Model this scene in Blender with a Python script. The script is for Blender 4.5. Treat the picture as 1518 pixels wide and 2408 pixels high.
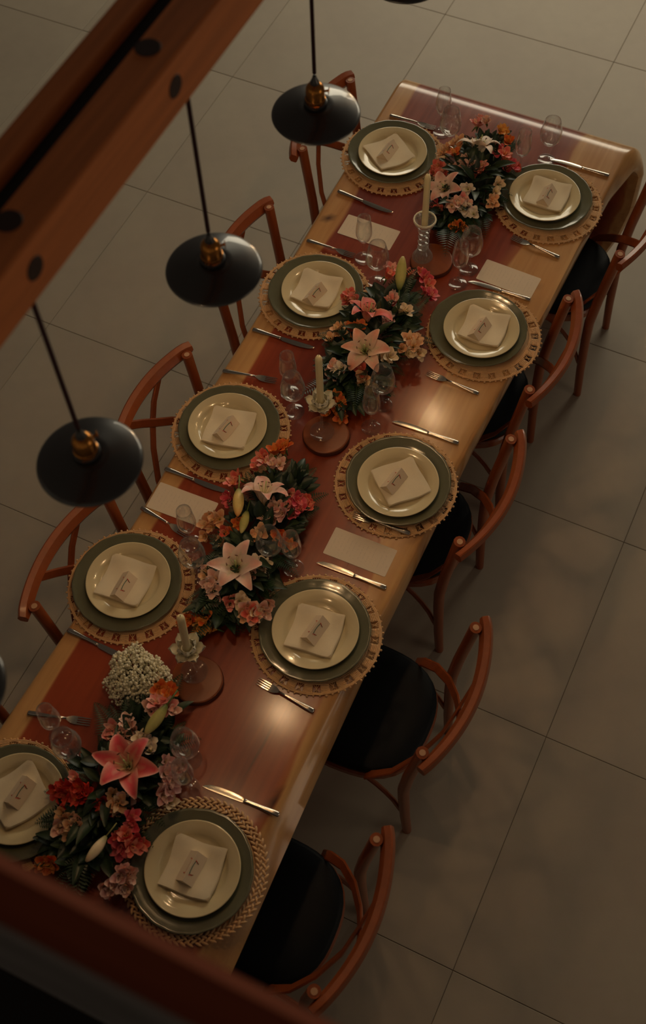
import bpy, math, random
from mathutils import Vector, Matrix, Quaternion, Euler
random.seed(11)
for o in list(bpy.data.objects): bpy.data.objects.remove(o)
SC = bpy.context.scene
COL = SC.collection
PI = math.pi

# ------------------------------------------------------------------ camera
cam = bpy.data.cameras.new('camera'); camo = bpy.data.objects.new('camera', cam); COL.objects.link(camo)
R_ = Vector((0.90254941, 0.42981862, -0.02570053)); U_ = Vector((-0.36019669, 0.78636435, 0.50188589)); F_ = Vector((-0.23592988, 0.44371957, -0.86455193))
M = Matrix.Identity(4)
for i in range(3):
    M[i][0], M[i][1], M[i][2] = R_[i], U_[i], -F_[i]
M.translation = (1.0156, -2.2050, 4.0494)
camo.matrix_world = M
cam.sensor_fit = 'VERTICAL'; cam.sensor_height = 36.0; cam.lens = 2814.97 / 2408 * 36.0
cam.clip_start = .02
cam.dof.use_dof = True; cam.dof.focus_distance = 3.95; cam.dof.aperture_fstop = 2.9
SC.camera = camo

# ------------------------------------------------------------------ world, lights, exposure
W = bpy.data.worlds.new('world'); SC.world = W; W.use_nodes = True
W.node_tree.nodes['Background'].inputs[0].default_value = (1.0, .76, .56, 1)
W.node_tree.nodes['Background'].inputs[1].default_value = .045
def area(name, loc, target, sx, sy, power, color, spread=PI):
    l = bpy.data.lights.new(name, 'AREA'); l.shape = 'RECTANGLE'; l.size = sx; l.size_y = sy; l.energy = power; l.color = color; l.spread = spread
    o = bpy.data.objects.new(name, l); COL.objects.link(o); o.location = loc
    o.rotation_euler = (Vector(target) - Vector(loc)).to_track_quat('-Z', 'Y').to_euler()
    return o
def point(name, loc, power, color, radius):
    l = bpy.data.lights.new(name, 'POINT'); l.energy = power; l.color = color; l.shadow_soft_size = radius
    o = bpy.data.objects.new(name, l); COL.objects.link(o); o.location = loc
    return o
area('window_light', (-.5, 6.2, 2.9), (0, .6, .6), 5.4, 1.5, 138, (1.0, .88, .65))
area('hall_light', (4.6, -.2, 2.0), (.5, -.6, .6), 1.6, 1.6, 9.5, (1.0, .78, .56))
SC.view_settings.view_transform = 'Standard'; SC.view_settings.look = 'None'
SC.view_settings.exposure = -0.2; SC.view_settings.gamma = 1.0; SC.view_settings.use_curve_mapping = False

# ------------------------------------------------------------------ helpers
def srgb(r, g, b):
    f = lambda c: (c / 255 / 12.92) if c / 255 <= .04045 else ((c / 255 + .055) / 1.055) ** 2.4
    return (f(r), f(g), f(b), 1)
class MB:
    def __init__(s): s.v = []; s.f = []; s.c = []
    def add(s, vs, fs, cs=None):
        n = len(s.v); s.v += [tuple(v) for v in vs]; s.f += [tuple(i + n for i in f) for f in fs]
        if cs is None: cs = [(1, 1, 1)] * len(vs)
        s.c += list(cs)
        return s
    def xf(s, m, start=0):
        for i in range(start, len(s.v)): s.v[i] = tuple(m @ Vector(s.v[i]))
        return s
    def box(s, x0, x1, y0, y1, z0, z1, b=0.0, col=None):
        if b <= 0:
            vs = [(x, y, z) for z in (z0, z1) for y in (y0, y1) for x in (x0, x1)]
            return s.add(vs, [(0, 2, 3, 1), (4, 5, 7, 6), (0, 1, 5, 4), (2, 6, 7, 3), (0, 4, 6, 2), (1, 3, 7, 5)], [col or (1, 1, 1)] * 8)
        rings = []
        for z, d in ((z0, b), (z0 + b, 0), (z1 - b, 0), (z1, b)):
            rings.append([(x0 + d, y0 + b, z), (x0 + b, y0 + d, z), (x1 - b, y0 + d, z), (x1 - d, y0 + b, z), (x1 - d, y1 - b, z), (x1 - b, y1 - d, z), (x0 + b, y1 - d, z), (x0 + d, y1 - b, z)])
        s.loft(rings, col=col)
        return s
    def loft(s, rings, close=True, caps=True, col=None, cols=None):
        n = len(rings[0]); vs = [p for r in rings for p in r]; fs = []
        for i in range(len(rings) - 1):
            for j in range(n if close else n - 1):
                k = (j + 1) % n
                fs.append((i * n + j, i * n + k, (i + 1) * n + k, (i + 1) * n + j))
        if caps and close:
            fs.append(tuple(reversed(range(n)))); fs.append(tuple((len(rings) - 1) * n + j for j in range(n)))
        return s.add(vs, fs, cols if cols else [col or (1, 1, 1)] * len(vs))
    def lathe(s, prof, n=32, wob=None, col=None, caps=False):
        rings = []
        for r, z in prof:
            rings.append([((r + (wob(a, r) if wob else 0)) * math.cos(a), (r + (wob(a, r) if wob else 0)) * math.sin(a), z) for a in (2 * PI * k / n for k in range(n))])
        return s.loft(rings, caps=caps, col=col)
    def tube(s, pts, rad, n=8, caps=True, col=None, closed=False):
        P = [Vector(p) for p in pts]; m = len(P); rings = []
        R = rad if isinstance(rad, (list, tuple)) else [rad] * m
        prev = None
        for i in range(m):
            if closed: t = (P[(i + 1) % m] - P[i - 1]).normalized()
            else: t = (P[min(i + 1, m - 1)] - P[max(i - 1, 0)]).normalized()
            if prev is None:
                a = Vector((0, 0, 1)) if abs(t.z) < .9 else Vector((1, 0, 0))
                u = t.cross(a).normalized()
            else:
                u = (prev - t * prev.dot(t)).normalized()
            prev = u; w = t.cross(u)
            rings.append([P[i] + (u * math.cos(2 * PI * k / n) + w * math.sin(2 * PI * k / n)) * R[i] for k in range(n)])
        if closed: rings.append(rings[0])
        return s.loft(rings, caps=caps and not closed, col=col)
    def ribbon(s, pts, wide, w, t, col=None, rnd=.35):
        # rounded flat board along pts; wide = direction(s) of its width
        P = [Vector(p) for p in pts]; m = len(P); rings = []
        for i in range(m):
            tg = (P[min(i + 1, m - 1)] - P[max(i - 1, 0)]).normalized()
            wd = Vector(wide[i] if isinstance(wide, list) else wide); wd = (wd - tg * wd.dot(tg)).normalized()
            th = tg.cross(wd)
            ww = w[i] if isinstance(w, list) else w
            a, b = ww / 2, t / 2; q = b * 2 * rnd
            sec = [(-a + q, -b), (a - q, -b), (a, -b + q), (a, b - q), (a - q, b), (-a + q, b), (-a, b - q), (-a, -b + q)]
            rings.append([P[i] + wd * x + th * y for x, y in sec])
        return s.loft(rings, col=col)
    def ball(s, c, r, n=8, m=5, col=None, sz=1.0):
        rings = [[(c[0] + r * math.sin(PI * (i + .02) / (m + .04)) * math.cos(2 * PI * k / n), c[1] + r * math.sin(PI * (i + .02) / (m + .04)) * math.sin(2 * PI * k / n), c[2] + r * sz * -math.cos(PI * (i + .02) / (m + .04))) for k in range(n)] for i in range(m + 1)]
        return s.loft(rings, col=col)
    def mesh(s, name, mat, smooth=True, sharp=38):
        me = bpy.data.meshes.new(name); me.from_pydata(s.v, [], s.f); me.update()
        if any(c != (1, 1, 1) for c in s.c):
            at = me.color_attributes.new('col', 'FLOAT_COLOR', 'POINT')
            at.data.foreach_set('color', [x for c in s.c for x in (c[0], c[1], c[2], 1.0)])
        if smooth:
            me.shade_smooth()
            if sharp: me.set_sharp_from_angle(angle=math.radians(sharp))
        me.materials.append(mat)
        return me
def place(name, me, parent=None, loc=(0, 0, 0), rot=(0, 0, 0), scale=None):
    o = bpy.data.objects.new(name, me); COL.objects.link(o)
    if parent: o.parent = parent
    o.location = loc; o.rotation_euler = rot
    if scale: o.scale = (scale,) * 3
    return o
def mk(name, mb, mat, parent=None, loc=(0, 0, 0), rot=(0, 0, 0), smooth=True, sharp=38):
    return place(name, mb.mesh(name, mat, smooth, sharp), parent, loc, rot)
def tag(o, label=None, cat=None, group=None, kind=None):
    for k, v in (('label', label), ('category', cat), ('group', group), ('kind', kind)):
        if v: o[k] = v
    return o
def thing(name, label, cat, loc=(0, 0, 0), rz=0, group=None):
    o = bpy.data.objects.new(name, None); COL.objects.link(o); o.location = loc; o.rotation_euler = (0, 0, rz); o.empty_display_size = .05
    return tag(o, label, cat, group)
def dup(root, loc, rz, label, parent=None):
    c = root.copy(); COL.objects.link(c)
    if parent: c.parent = parent
    else: c.location = loc; c.rotation_euler = (0, 0, rz)
    if label: c['label'] = label
    for ch in list(KIDS.get(root.name, [])): dup(ch, None, None, None, c)
    return c
KIDS = {}
def index_kids(root):
    KIDS[root.name] = list(root.children)
    for ch in root.children: index_kids(ch)

# ------------------------------------------------------------------ materials
def new_mat(name):
    m = bpy.data.materials.new(name); m.use_nodes = True
    nt = m.node_tree; b = nt.nodes['Principled BSDF']
    return m, nt, b
def N(nt, t, **kw):
    n = nt.nodes.new(t)
    for k, v in kw.items(): setattr(n, k, v)
    return n
def simple(name, col, rough=.5, metal=0, coat=0, var=.12, scale=20, bump=0, bscale=200, sheen=0, spec=.5, stretch=(1, 1, 1)):
    m, nt, b = new_mat(name); L = nt.links.new
    tc = N(nt, 'ShaderNodeTexCoord'); mp = N(nt, 'ShaderNodeMapping'); mp.inputs['Scale'].default_value = stretch
    L(tc.outputs['Object'], mp.inputs['Vector'])
    n = N(nt, 'ShaderNodeTexNoise'); n.inputs['Scale'].default_value = scale; n.inputs['Detail'].default_value = 5
    L(mp.outputs[0], n.inputs['Vector'])
    mx = N(nt, 'ShaderNodeMix', data_type='RGBA')
    mx.inputs['A'].default_value = tuple(c * (1 - var) for c in col[:3]) + (1,); mx.inputs['B'].default_value = tuple(min(1, c * (1 + var)) for c in col[:3]) + (1,)
    L(n.outputs['Fac'], mx.inputs['Factor']); L(mx.outputs['Result'], b.inputs['Base Color'])
    b.inputs['Roughness'].default_value = rough; b.inputs['Metallic'].default_value = metal
    b.inputs['Coat Weight'].default_value = coat; b.inputs['Specular IOR Level'].default_value = spec
    b.inputs['Sheen Weight'].default_value = sheen
    if bump:
        n2 = N(nt, 'ShaderNodeTexNoise'); n2.inputs['Scale'].default_value = bscale; L(mp.outputs[0], n2.inputs['Vector'])
        bp = N(nt, 'ShaderNodeBump'); bp.inputs['Strength'].default_value = bump; bp.inputs['Distance'].default_value = .002
        L(n2.outputs['Fac'], bp.inputs['Height']); L(bp.outputs[0], b.inputs['Normal'])
    return m
def attr_mat(name, rough=.5, sss=0, var=.15, scale=120, coat=0, trans=0):
    m, nt, b = new_mat(name); L = nt.links.new
    at = N(nt, 'ShaderNodeVertexColor', layer_name='col')
    tc = N(nt, 'ShaderNodeTexCoord'); n = N(nt, 'ShaderNodeTexNoise'); n.inputs['Scale'].default_value = scale; n.inputs['Detail'].default_value = 3
    L(tc.outputs['Object'], n.inputs['Vector'])
    mr = N(nt, 'ShaderNodeMapRange'); mr.inputs['To Min'].default_value = 1 - var; mr.inputs['To Max'].default_value = 1 + var
    L(n.outputs['Fac'], mr.inputs['Value'])
    mx = N(nt, 'ShaderNodeVectorMath', operation='SCALE'); L(at.outputs['Color'], mx.inputs[0]); L(mr.outputs[0], mx.inputs['Scale'])
    L(mx.outputs[0], b.inputs['Base Color']); b.inputs['Roughness'].default_value = rough; b.inputs['Coat Weight'].default_value = coat
    if sss:
        b.inputs['Subsurface Weight'].default_value = sss; b.inputs['Subsurface Radius'].default_value = (.01, .006, .004); b.inputs['Subsurface Scale'].default_value = .5
    return m
def thin_glass(name, tint=(.97, .98, .98, 1), fres=1.45, rough=.03, amount=1.0, soft=.13):
    m = bpy.data.materials.new(name); m.use_nodes = True; nt = m.node_tree; nt.nodes.clear(); L = nt.links.new
    out = N(nt, 'ShaderNodeOutputMaterial'); tr = N(nt, 'ShaderNodeBsdfTransparent'); gl = N(nt, 'ShaderNodeBsdfGlossy'); fr = N(nt, 'ShaderNodeLayerWeight'); mx = N(nt, 'ShaderNodeMixShader')
    tr.inputs[0].default_value = tint; gl.inputs['Roughness'].default_value = rough; gl.inputs['Color'].default_value = (1, 1, 1, 1); fr.inputs['Blend'].default_value = .5
    pw = N(nt, 'ShaderNodeMath', operation='POWER'); L(fr.outputs['Facing'], pw.inputs[0]); df = N(nt, 'ShaderNodeBsdfDiffuse'); df.inputs[0].default_value = (.85, .85, .82, 1); m2 = N(nt, 'ShaderNodeMixShader'); m2.inputs[0].default_value = soft; L(gl.outputs[0], m2.inputs[1]); L(df.outputs[0], m2.inputs[2]); pw.inputs[1].default_value = 2.6
    ma = N(nt, 'ShaderNodeMath', operation='MULTIPLY_ADD'); L(pw.outputs[0], ma.inputs[0]); ma.inputs[1].default_value = .75 * amount; f0 = ((fres - 1) / (fres + 1)) ** 2; ma.inputs[2].default_value = f0
    L(ma.outputs[0], mx.inputs[0]); L(tr.outputs[0], mx.inputs[1]); L(m2.outputs[0], mx.inputs[2]); L(mx.outputs[0], out.inputs['Surface'])
    return m

def glow(name, col, strength):
    m = bpy.data.materials.new(name); m.use_nodes = True; nt = m.node_tree; nt.nodes.clear()
    o = N(nt, 'ShaderNodeOutputMaterial'); e = N(nt, 'ShaderNodeEmission'); e.inputs[0].default_value = col; e.inputs[1].default_value = strength
    nt.links.new(e.outputs[0], o.inputs['Surface']); return m
def table_mat():
    # heartwood / sapwood boundary comes from the vertex attribute 'col' (r = distance inside the heartwood, g = knot mask)
    m, nt, b = new_mat('slab_wood'); L = nt.links.new
    at = N(nt, 'ShaderNodeVertexColor', layer_name='col'); sp = N(nt, 'ShaderNodeSeparateColor'); L(at.outputs['Color'], sp.inputs[0])
    tc = N(nt, 'ShaderNodeTexCoord')
    def noise(scale, stretch, detail=6, dist=0.0):
        mp = N(nt, 'ShaderNodeMapping'); mp.inputs['Scale'].default_value = stretch; L(tc.outputs['Object'], mp.inputs['Vector'])
        n = N(nt, 'ShaderNodeTexNoise'); n.inputs['Scale'].default_value = scale; n.inputs['Detail'].default_value = detail; n.inputs['Distortion'].default_value = dist
        L(mp.outputs[0], n.inputs['Vector']); return n.outputs['Fac']
    grain = noise(38, (1, .045, 1), 8, .6); broad = noise(5, (1, .16, 1), 4, .8); fine = noise(260, (1, .03, 1), 3)
    def ramp(fac, stops):
        r = N(nt, 'ShaderNodeValToRGB'); e = r.color_ramp.elements
        e[0].position, e[0].color = stops[0]; e[1].position, e[1].color = stops[1]
        for p, c in stops[2:]:
            q = e.new(p); q.color = c
        L(fac, r.inputs[0]); return r.outputs['Color']
    def mix(f, a, bb, mode='MIX'):
        x = N(nt, 'ShaderNodeMix', data_type='RGBA', blend_type=mode)
        if isinstance(f, float): x.inputs['Factor'].default_value = f
        else: L(f, x.inputs['Factor'])
        L(a, x.inputs['A']); L(bb, x.inputs['B']); return x.outputs['Result']
    heart = mix(.5, ramp(grain, [(.3, srgb(112, 35, 15)), (.72, srgb(160, 66, 30))]), ramp(broad, [(.32, srgb(102, 28, 13)), (.68, srgb(168, 76, 36))]))
    sap = mix(.5, ramp(grain, [(.3, srgb(186, 132, 76)), (.7, srgb(222, 174, 112))]), ramp(broad, [(.3, srgb(176, 120, 68)), (.7, srgb(226, 180, 118))]))
    trans = ramp(broad, [(.3, srgb(150, 78, 42)), (.7, srgb(190, 116, 62))])
    # soft boundary with grain wobble
    ad = N(nt, 'ShaderNodeMath', operation='MULTIPLY_ADD'); L(broad, ad.inputs[0]); ad.inputs[1].default_value = .05; L(sp.outputs['Red'], ad.inputs[2])
    ad2 = N(nt, 'ShaderNodeMath', operation='MULTIPLY_ADD'); L(grain, ad2.inputs[0]); ad2.inputs[1].default_value = .012; L(ad.outputs[0], ad2.inputs[2])
    m1 = N(nt, 'ShaderNodeMapRange', interpolation_type='SMOOTHSTEP'); L(ad2.outputs[0], m1.inputs['Value']); m1.inputs['From Min'].default_value = .526; m1.inputs['From Max'].default_value = .540
    m2 = N(nt, 'ShaderNodeMapRange', interpolation_type='SMOOTHSTEP'); L(ad2.outputs[0], m2.inputs['Value']); L(sp.outputs['Blue'], m2.inputs['From Max']); m2.inputs['From Min'].default_value = .530
    c = mix(m2.outputs[0], trans, heart); c = mix(m1.outputs[0], sap, c)
    # cracks and dark flecks along the grain in the sapwood
    vz = noise(16, (1, .12, 1), 2, 1.2)
    fl = N(nt, 'ShaderNodeMapRange', interpolation_type='SMOOTHSTEP'); L(vz, fl.inputs['Value']); fl.inputs['From Min'].default_value = .72; fl.inputs['From Max'].default_value = .80
    gm = N(nt, 'ShaderNodeMath', operation='MULTIPLY'); L(fl.outputs[0], gm.inputs[0]); gm.inputs[1].default_value = .55
    gm2 = N(nt, 'ShaderNodeMath', operation='MAXIMUM'); L(gm.outputs[0], gm2.inputs[0]); L(sp.outputs['Green'], gm2.inputs[1])
    dk = N(nt, 'ShaderNodeRGB'); dk.outputs[0].default_value = srgb(70, 34, 20)
    c = mix(gm2.outputs[0], c, dk.outputs[0])
    L(c, b.inputs['Base Color'])
    rr = N(nt, 'ShaderNodeMapRange'); L(grain, rr.inputs['Value']); rr.inputs['To Min'].default_value = .24; rr.inputs['To Max'].default_value = .36
    L(rr.outputs[0], b.inputs['Roughness']); b.inputs['Specular IOR Level'].default_value = .5
    b.inputs['Coat Weight'].default_value = .7; b.inputs['Coat Roughness'].default_value = .15; b.inputs['Coat IOR'].default_value = 1.5
    bp = N(nt, 'ShaderNodeBump'); bp.inputs['Strength'].default_value = .06; bp.inputs['Distance'].default_value = .001; L(fine, bp.inputs['Height']); L(bp.outputs[0], b.inputs['Normal'])
    return m
def tile_mat():
    m, nt, b = new_mat('porcelain_tile'); L = nt.links.new
    tc = N(nt, 'ShaderNodeTexCoord'); oi = N(nt, 'ShaderNodeObjectInfo')
    n1 = N(nt, 'ShaderNodeTexNoise'); n1.inputs['Scale'].default_value = 2.2; n1.inputs['Detail'].default_value = 4
    n2 = N(nt, 'ShaderNodeTexNoise'); n2.inputs['Scale'].default_value = 14; n2.inputs['Detail'].default_value = 6
    L(tc.outputs['Object'], n1.inputs['Vector']); L(tc.outputs['Object'], n2.inputs['Vector'])
    r = N(nt, 'ShaderNodeMix', data_type='RGBA'); r.inputs['A'].default_value = srgb(170, 156, 142); r.inputs['B'].default_value = srgb(190, 180, 160)
    L(n1.outputs['Fac'], r.inputs['Factor'])
    mr = N(nt, 'ShaderNodeMapRange'); mr.inputs['To Min'].default_value = .93; mr.inputs['To Max'].default_value = 1.06; L(n2.outputs['Fac'], mr.inputs['Value'])
    mo = N(nt, 'ShaderNodeMapRange'); mo.inputs['To Min'].default_value = .96; mo.inputs['To Max'].default_value = 1.04; L(oi.outputs['Random'], mo.inputs['Value'])
    mu = N(nt, 'ShaderNodeMath', operation='MULTIPLY'); L(mr.outputs[0], mu.inputs[0]); L(mo.outputs[0], mu.inputs[1])
    sc = N(nt, 'ShaderNodeVectorMath', operation='SCALE'); L(r.outputs['Result'], sc.inputs[0]); L(mu.outputs[0], sc.inputs['Scale'])
    L(sc.outputs[0], b.inputs['Base Color']); b.inputs['Roughness'].default_value = .5; b.inputs['Specular IOR Level'].default_value = .35
    return m
def card_mat():
    # menu card: faint illegible print lines across the card
    m, nt, b = new_mat('menu_paper'); L = nt.links.new
    tc = N(nt, 'ShaderNodeTexCoord'); sx = N(nt, 'ShaderNodeSeparateXYZ'); L(tc.outputs['Object'], sx.inputs[0])
    w = N(nt, 'ShaderNodeMath', operation='SINE'); mu = N(nt, 'ShaderNodeMath', operation='MULTIPLY'); L(sx.outputs['X'], mu.inputs[0]); mu.inputs[1].default_value = 480; L(mu.outputs[0], w.inputs[0])
    n = N(nt, 'ShaderNodeTexNoise'); n.inputs['Scale'].default_value = 160; mp = N(nt, 'ShaderNodeMapping'); mp.inputs['Scale'].default_value = (.5, 1, 1); L(tc.outputs['Object'], mp.inputs[0]); L(mp.outputs[0], n.inputs['Vector'])
    g = N(nt, 'ShaderNodeMath', operation='GREATER_THAN'); L(w.outputs[0], g.inputs[0]); g.inputs[1].default_value = .55
    g2 = N(nt, 'ShaderNodeMath', operation='GREATER_THAN'); L(n.outputs['Fac'], g2.inputs[0]); g2.inputs[1].default_value = .5
    ab = N(nt, 'ShaderNodeMath', operation='ABSOLUTE'); L(sx.outputs['Y'], ab.inputs[0])
    g3 = N(nt, 'ShaderNodeMath', operation='LESS_THAN'); L(ab.outputs[0], g3.inputs[0]); g3.inputs[1].default_value = .032
    p1 = N(nt, 'ShaderNodeMath', operation='MULTIPLY'); L(g.outputs[0], p1.inputs[0]); L(g2.outputs[0], p1.inputs[1])
    p2 = N(nt, 'ShaderNodeMath', operation='MULTIPLY'); L(p1.outputs[0], p2.inputs[0]); L(g3.outputs[0], p2.inputs[1])
    p3 = N(nt, 'ShaderNodeMath', operation='MULTIPLY'); L(p2.outputs[0], p3.inputs[0]); p3.inputs[1].default_value = .07
    mx = N(nt, 'ShaderNodeMix', data_type='RGBA'); mx.inputs['A'].default_value = srgb(232, 214, 190); mx.inputs['B'].default_value = srgb(110, 100, 90); L(p3.outputs[0], mx.inputs['Factor'])
    L(mx.outputs['Result'], b.inputs['Base Color']); b.inputs['Roughness'].default_value = .8
    return m
MT = dict(
    table=table_mat(), tile=tile_mat(), menu=card_mat(),
    grout=simple('grout', srgb(124, 112, 98), .9),
    chair=simple('bentwood', srgb(150, 76, 38), .34, var=.22, scale=9, stretch=(6, 6, 1), coat=.25),
    plug=simple('pale_end_grain', srgb(204, 160, 124), .5),
    seat=simple('black_upholstery', (.0045, .0075, .0115, 1), .55, var=.2, spec=.22, scale=40, bump=.15, bscale=600),
    beam=simple('beam_wood', srgb(222, 126, 64), .55, var=.42, scale=7, stretch=(9, .5, 9), bump=.2, bscale=60),
    knot=simple('wood_plug', srgb(52, 26, 20), .6, var=.3, scale=60),
    groove=simple('black_channel', (.006, .007, .009, 1), .6),
    rail=simple('handrail_wood', srgb(150, 76, 50), .75, spec=.2, var=.25, scale=8, stretch=(.5, 8, 8)),
    panel=simple('balustrade_panel', srgb(214, 204, 196), .4, var=.8, scale=2.2),  # pale, strongly mottled colour stands in for a grey reflection fading to dark
    mezz=simple('mezzanine_boards', srgb(40, 34, 32), .6),
    shade=simple('black_enamel', (.0050, .0050, .0060, 1), .36, var=.1, spec=1.0, coat=.6),
    brass=simple('brass', srgb(190, 128, 62), .26, metal=1, var=.12),
    cord=simple('cord_cloth', srgb(58, 24, 26), .85),
    bulb=glow('lit_bulb', (1.0, .66, .36, 1), 105),
    unlit=simple('unlit_bulb', srgb(220, 210, 190), .3),
    lining=simple('shade_lining', srgb(206, 190, 160), .5),
    mat=simple('crochet_cotton', srgb(228, 184, 134), .9, var=.16, scale=90, bump=.6, bscale=420, sheen=.2),
    charger=simple('sage_glaze', srgb(104, 104, 82), .16, var=.10, scale=30, coat=.4),
    plate=simple('cream_glaze', srgb(224, 208, 166), .14, var=.03, scale=12, coat=.4),
    napkin=simple('napkin_linen', srgb(242, 226, 194), .9, var=.04, scale=60, bump=.35, bscale=900, sheen=.15),
    card=simple('card_paper', srgb(232, 212, 184), .75, var=.03),
    ink=attr_mat('printed_ink', .7, var=.1),
    steel=simple('stainless_steel', srgb(206, 198, 186), .20, metal=1, var=.06),
    glass=thin_glass('drinking_glass', (.98, .985, .98, 1), 1.5, .10),
    crystal=thin_glass('cut_crystal', (.95, .96, .94, 1), 2.0, .10, 1.0, .38),
    lotus=simple('frosted_glass', srgb(236, 228, 204), .14, var=.10, scale=90, spec=.8),
    wax=simple('candle_wax', srgb(240, 226, 178), .5, var=.03),
    wick=simple('wick', srgb(60, 50, 40), .9),
    slice=simple('wood_slice', srgb(138, 72, 36), .38, var=.45, scale=22, stretch=(1, .16, 1)),
    bark=simple('slice_bark', srgb(96, 48, 28), .8, var=.3, scale=30, bump=.5),
    petal=attr_mat('petal', .5, sss=.12, var=.10, scale=160),
    leaf=attr_mat('leaf', .42, var=.22, scale=60),
    foam=simple('wet_foam', srgb(16, 26, 16), .95),
    gyp=attr_mat('gypsophila', .8, var=.1),
)

# ================================================================== STRUCTURE
TOP = .77
floor = mk('floor', MB().box(-3.4, 3.7, -2.9, 4.6, -.06, -.003), MT['grout'], smooth=False); tag(floor, kind='structure')
xs = [-3.35, -2.45, -1.575, -.79, .112, 1.015, 1.915, 2.80, 3.65]
ys = [.232 + .857 * k for k in range(-3, 6)] 
ys = [-2.85] + ys[0:] if ys[0] > -2.6 else ys
for i in range(len(xs) - 1):
    for j in range(len(ys) - 1):
        g = .0009
        w, d = (xs[i + 1] - xs[i]) / 2 - g, (ys[j + 1] - ys[j]) / 2 - g
        cx, cy = (xs[i] + xs[i + 1]) / 2, (ys[j] + ys[j + 1]) / 2
        mk('tile', MB().box(-w, w, -d, d, -.010, 0, .0015), MT['tile'], floor, (cx, cy, 0), smooth=False)
mezz = mk('floor', MB().box(-3.4, 3.7, -4.6, -2.138, 1.90, 2.04), MT['mezz'], smooth=False); tag(mezz, kind='structure')

# balustrade in front of the camera (gallery edge)
bal = thing('gallery_balustrade', 'dark brown wooden handrail and panel along the gallery edge in the foreground', 'railing', (0, -2.12, 2.04))
hr = MB(); hr.ribbon([(-3.3, 0, .938), (0, 0, .938), (3.6, 0, .938)], (0, 1, 0), .050, .042, rnd=.3)
mk('handrail', hr, MT['rail'], bal)
mk('panel', MB().box(-3.3, 3.6, -.030, -.018, -.10, .92), MT['panel'], bal, smooth=False)
for k in range(6): mk('baluster', MB().box(-.02, .02, -.017, .017, -.14, .92, .004), MT['rail'], bal, (-3.0 + k * 1.26, 0, 0))

# beam carrying the pendants
bm = thing('wooden_beam', 'reddish brown wooden beam with a dark slot crossing the upper left', 'beam', (0, 0, 2.68))
X0, XA, XB, X1 = -.057, -.010, .028, .101
def board(x0, x1, z0, z1, y0=-2.14, y1=4.0): return MB().box(x0, x1, y0, y1, z0, z1, .004)
mk('board', board(X0, XA, 0, .105), MT['beam'], bm); mk('board', board(XB, X1, 0, .105), MT['beam'], bm)
tag(mk('channel', MB().box(XA, XB, -2.14, 4.0, .0, .082), MT['groove'], bm, smooth=False), 'black channel in the slot')
for y in (-.915, -1.335, -.49, -1.76): mk('plug', MB().lathe([(.0001, .0012), (.019, .0012), (.020, 0), (.020, -.01)], 16), MT['knot'], bm, (X1, y, .055), (0, PI / 2, 0))
for y in (-.903, -1.308, -.49, -1.72): mk('plug', MB().lathe([(.0001, .0012), (.021, .0012), (.022, 0), (.022, -.01)], 16), MT['knot'], bm, (.052, y, .105))

# ================================================================== TABLE
def lerp(t, pts):
    if t <= pts[0][0]: return pts[0][1]
    for (a, b), (c, d) in zip(pts, pts[1:]):
        if t <= c: return b + (d - b) * (t - a) / (c - a)
    return pts[-1][1]
XF = [(-2.4, .395), (-1.64, .401), (-1.0, .418), (-.67, .432), (-.2, .436), (.15, .452), (.56, .474), (1.0, .481), (1.37, .486), (1.50, .535), (1.68, .542), (1.83, .52), (1.95, .486), (2.14, .43)]   # right edge of the flat top
XS = [(-2.4, .505), (-1.83, .490), (-1.3, .470), (-.8, .458), (-.07, .456), (.5, .478), (.94, .490), (1.2, .502), (1.37, .535), (1.50, .566), (1.68, .567), (1.83, .545), (1.95, .511), (2.09, .470), (2.14, .455)]                # right edge lower down
XL = [(-2.4, -.430), (-1.55, -.424), (-1.18, -.411), (-.75, -.414), (-.22, -.436), (.09, -.436), (.92, -.459), (1.43, -.466)]
HL = [(-2.4, -.35), (-1.48, -.344), (-1.22, -.352), (-.6, -.340), (-.08, -.345), (.57, -.364), (1.19, -.379), (1.43, -.388)]
HR = [(-2.4, .41), (-1.44, .400), (-1.15, .398), (-.9, .385), (-.6, .345), (-.3, .295), (-.05, .262), (.2, .262), (.45, .285), (.8, .300), (1.31, .318), (1.43, .33)]
TW = [(-2.4, .02), (-1.1, .02), (-.7, .05), (-.2, .10), (.1, .09), (.6, .045), (1.4, .03)]      # width of the brown transition on the right
KN = [(.395, .62, .012, .055), (.36, 1.05, .01, .04), (.395, -1.42, .010, .04), (.43, -.45, .008, .05), (.405, -1.02, .006, .035), (-.405, .62, .007, .016), (.44, -1.60, .008, .05), (.10, -.66, .012, .05)]
def wood_col(x, y, inner=False):
    hl, hr_ = lerp(y, HL), lerp(y, HR)
    wob = .006 * math.sin(y * 7.3 + 1) + .004 * math.sin(y * 17.1)
    if inner: hr_ = lerp(y, XS) - .05 - (.05 if y < 1.52 else 0)
    d = min(x - hl + wob * .3, hr_ - x + wob)
    right = (hr_ - x) < (x - hl)
    k = 0
    for kx, ky, a, b in KN:
        q = ((x - kx) / a) ** 2 + ((y - ky) / b) ** 2
        k = max(k, min(1, max(0, 1.5 - 1.2 * q)))
    return (max(0, min(1, .5 + d)), k, .545 + (lerp(y, TW) if right else .0))
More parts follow.
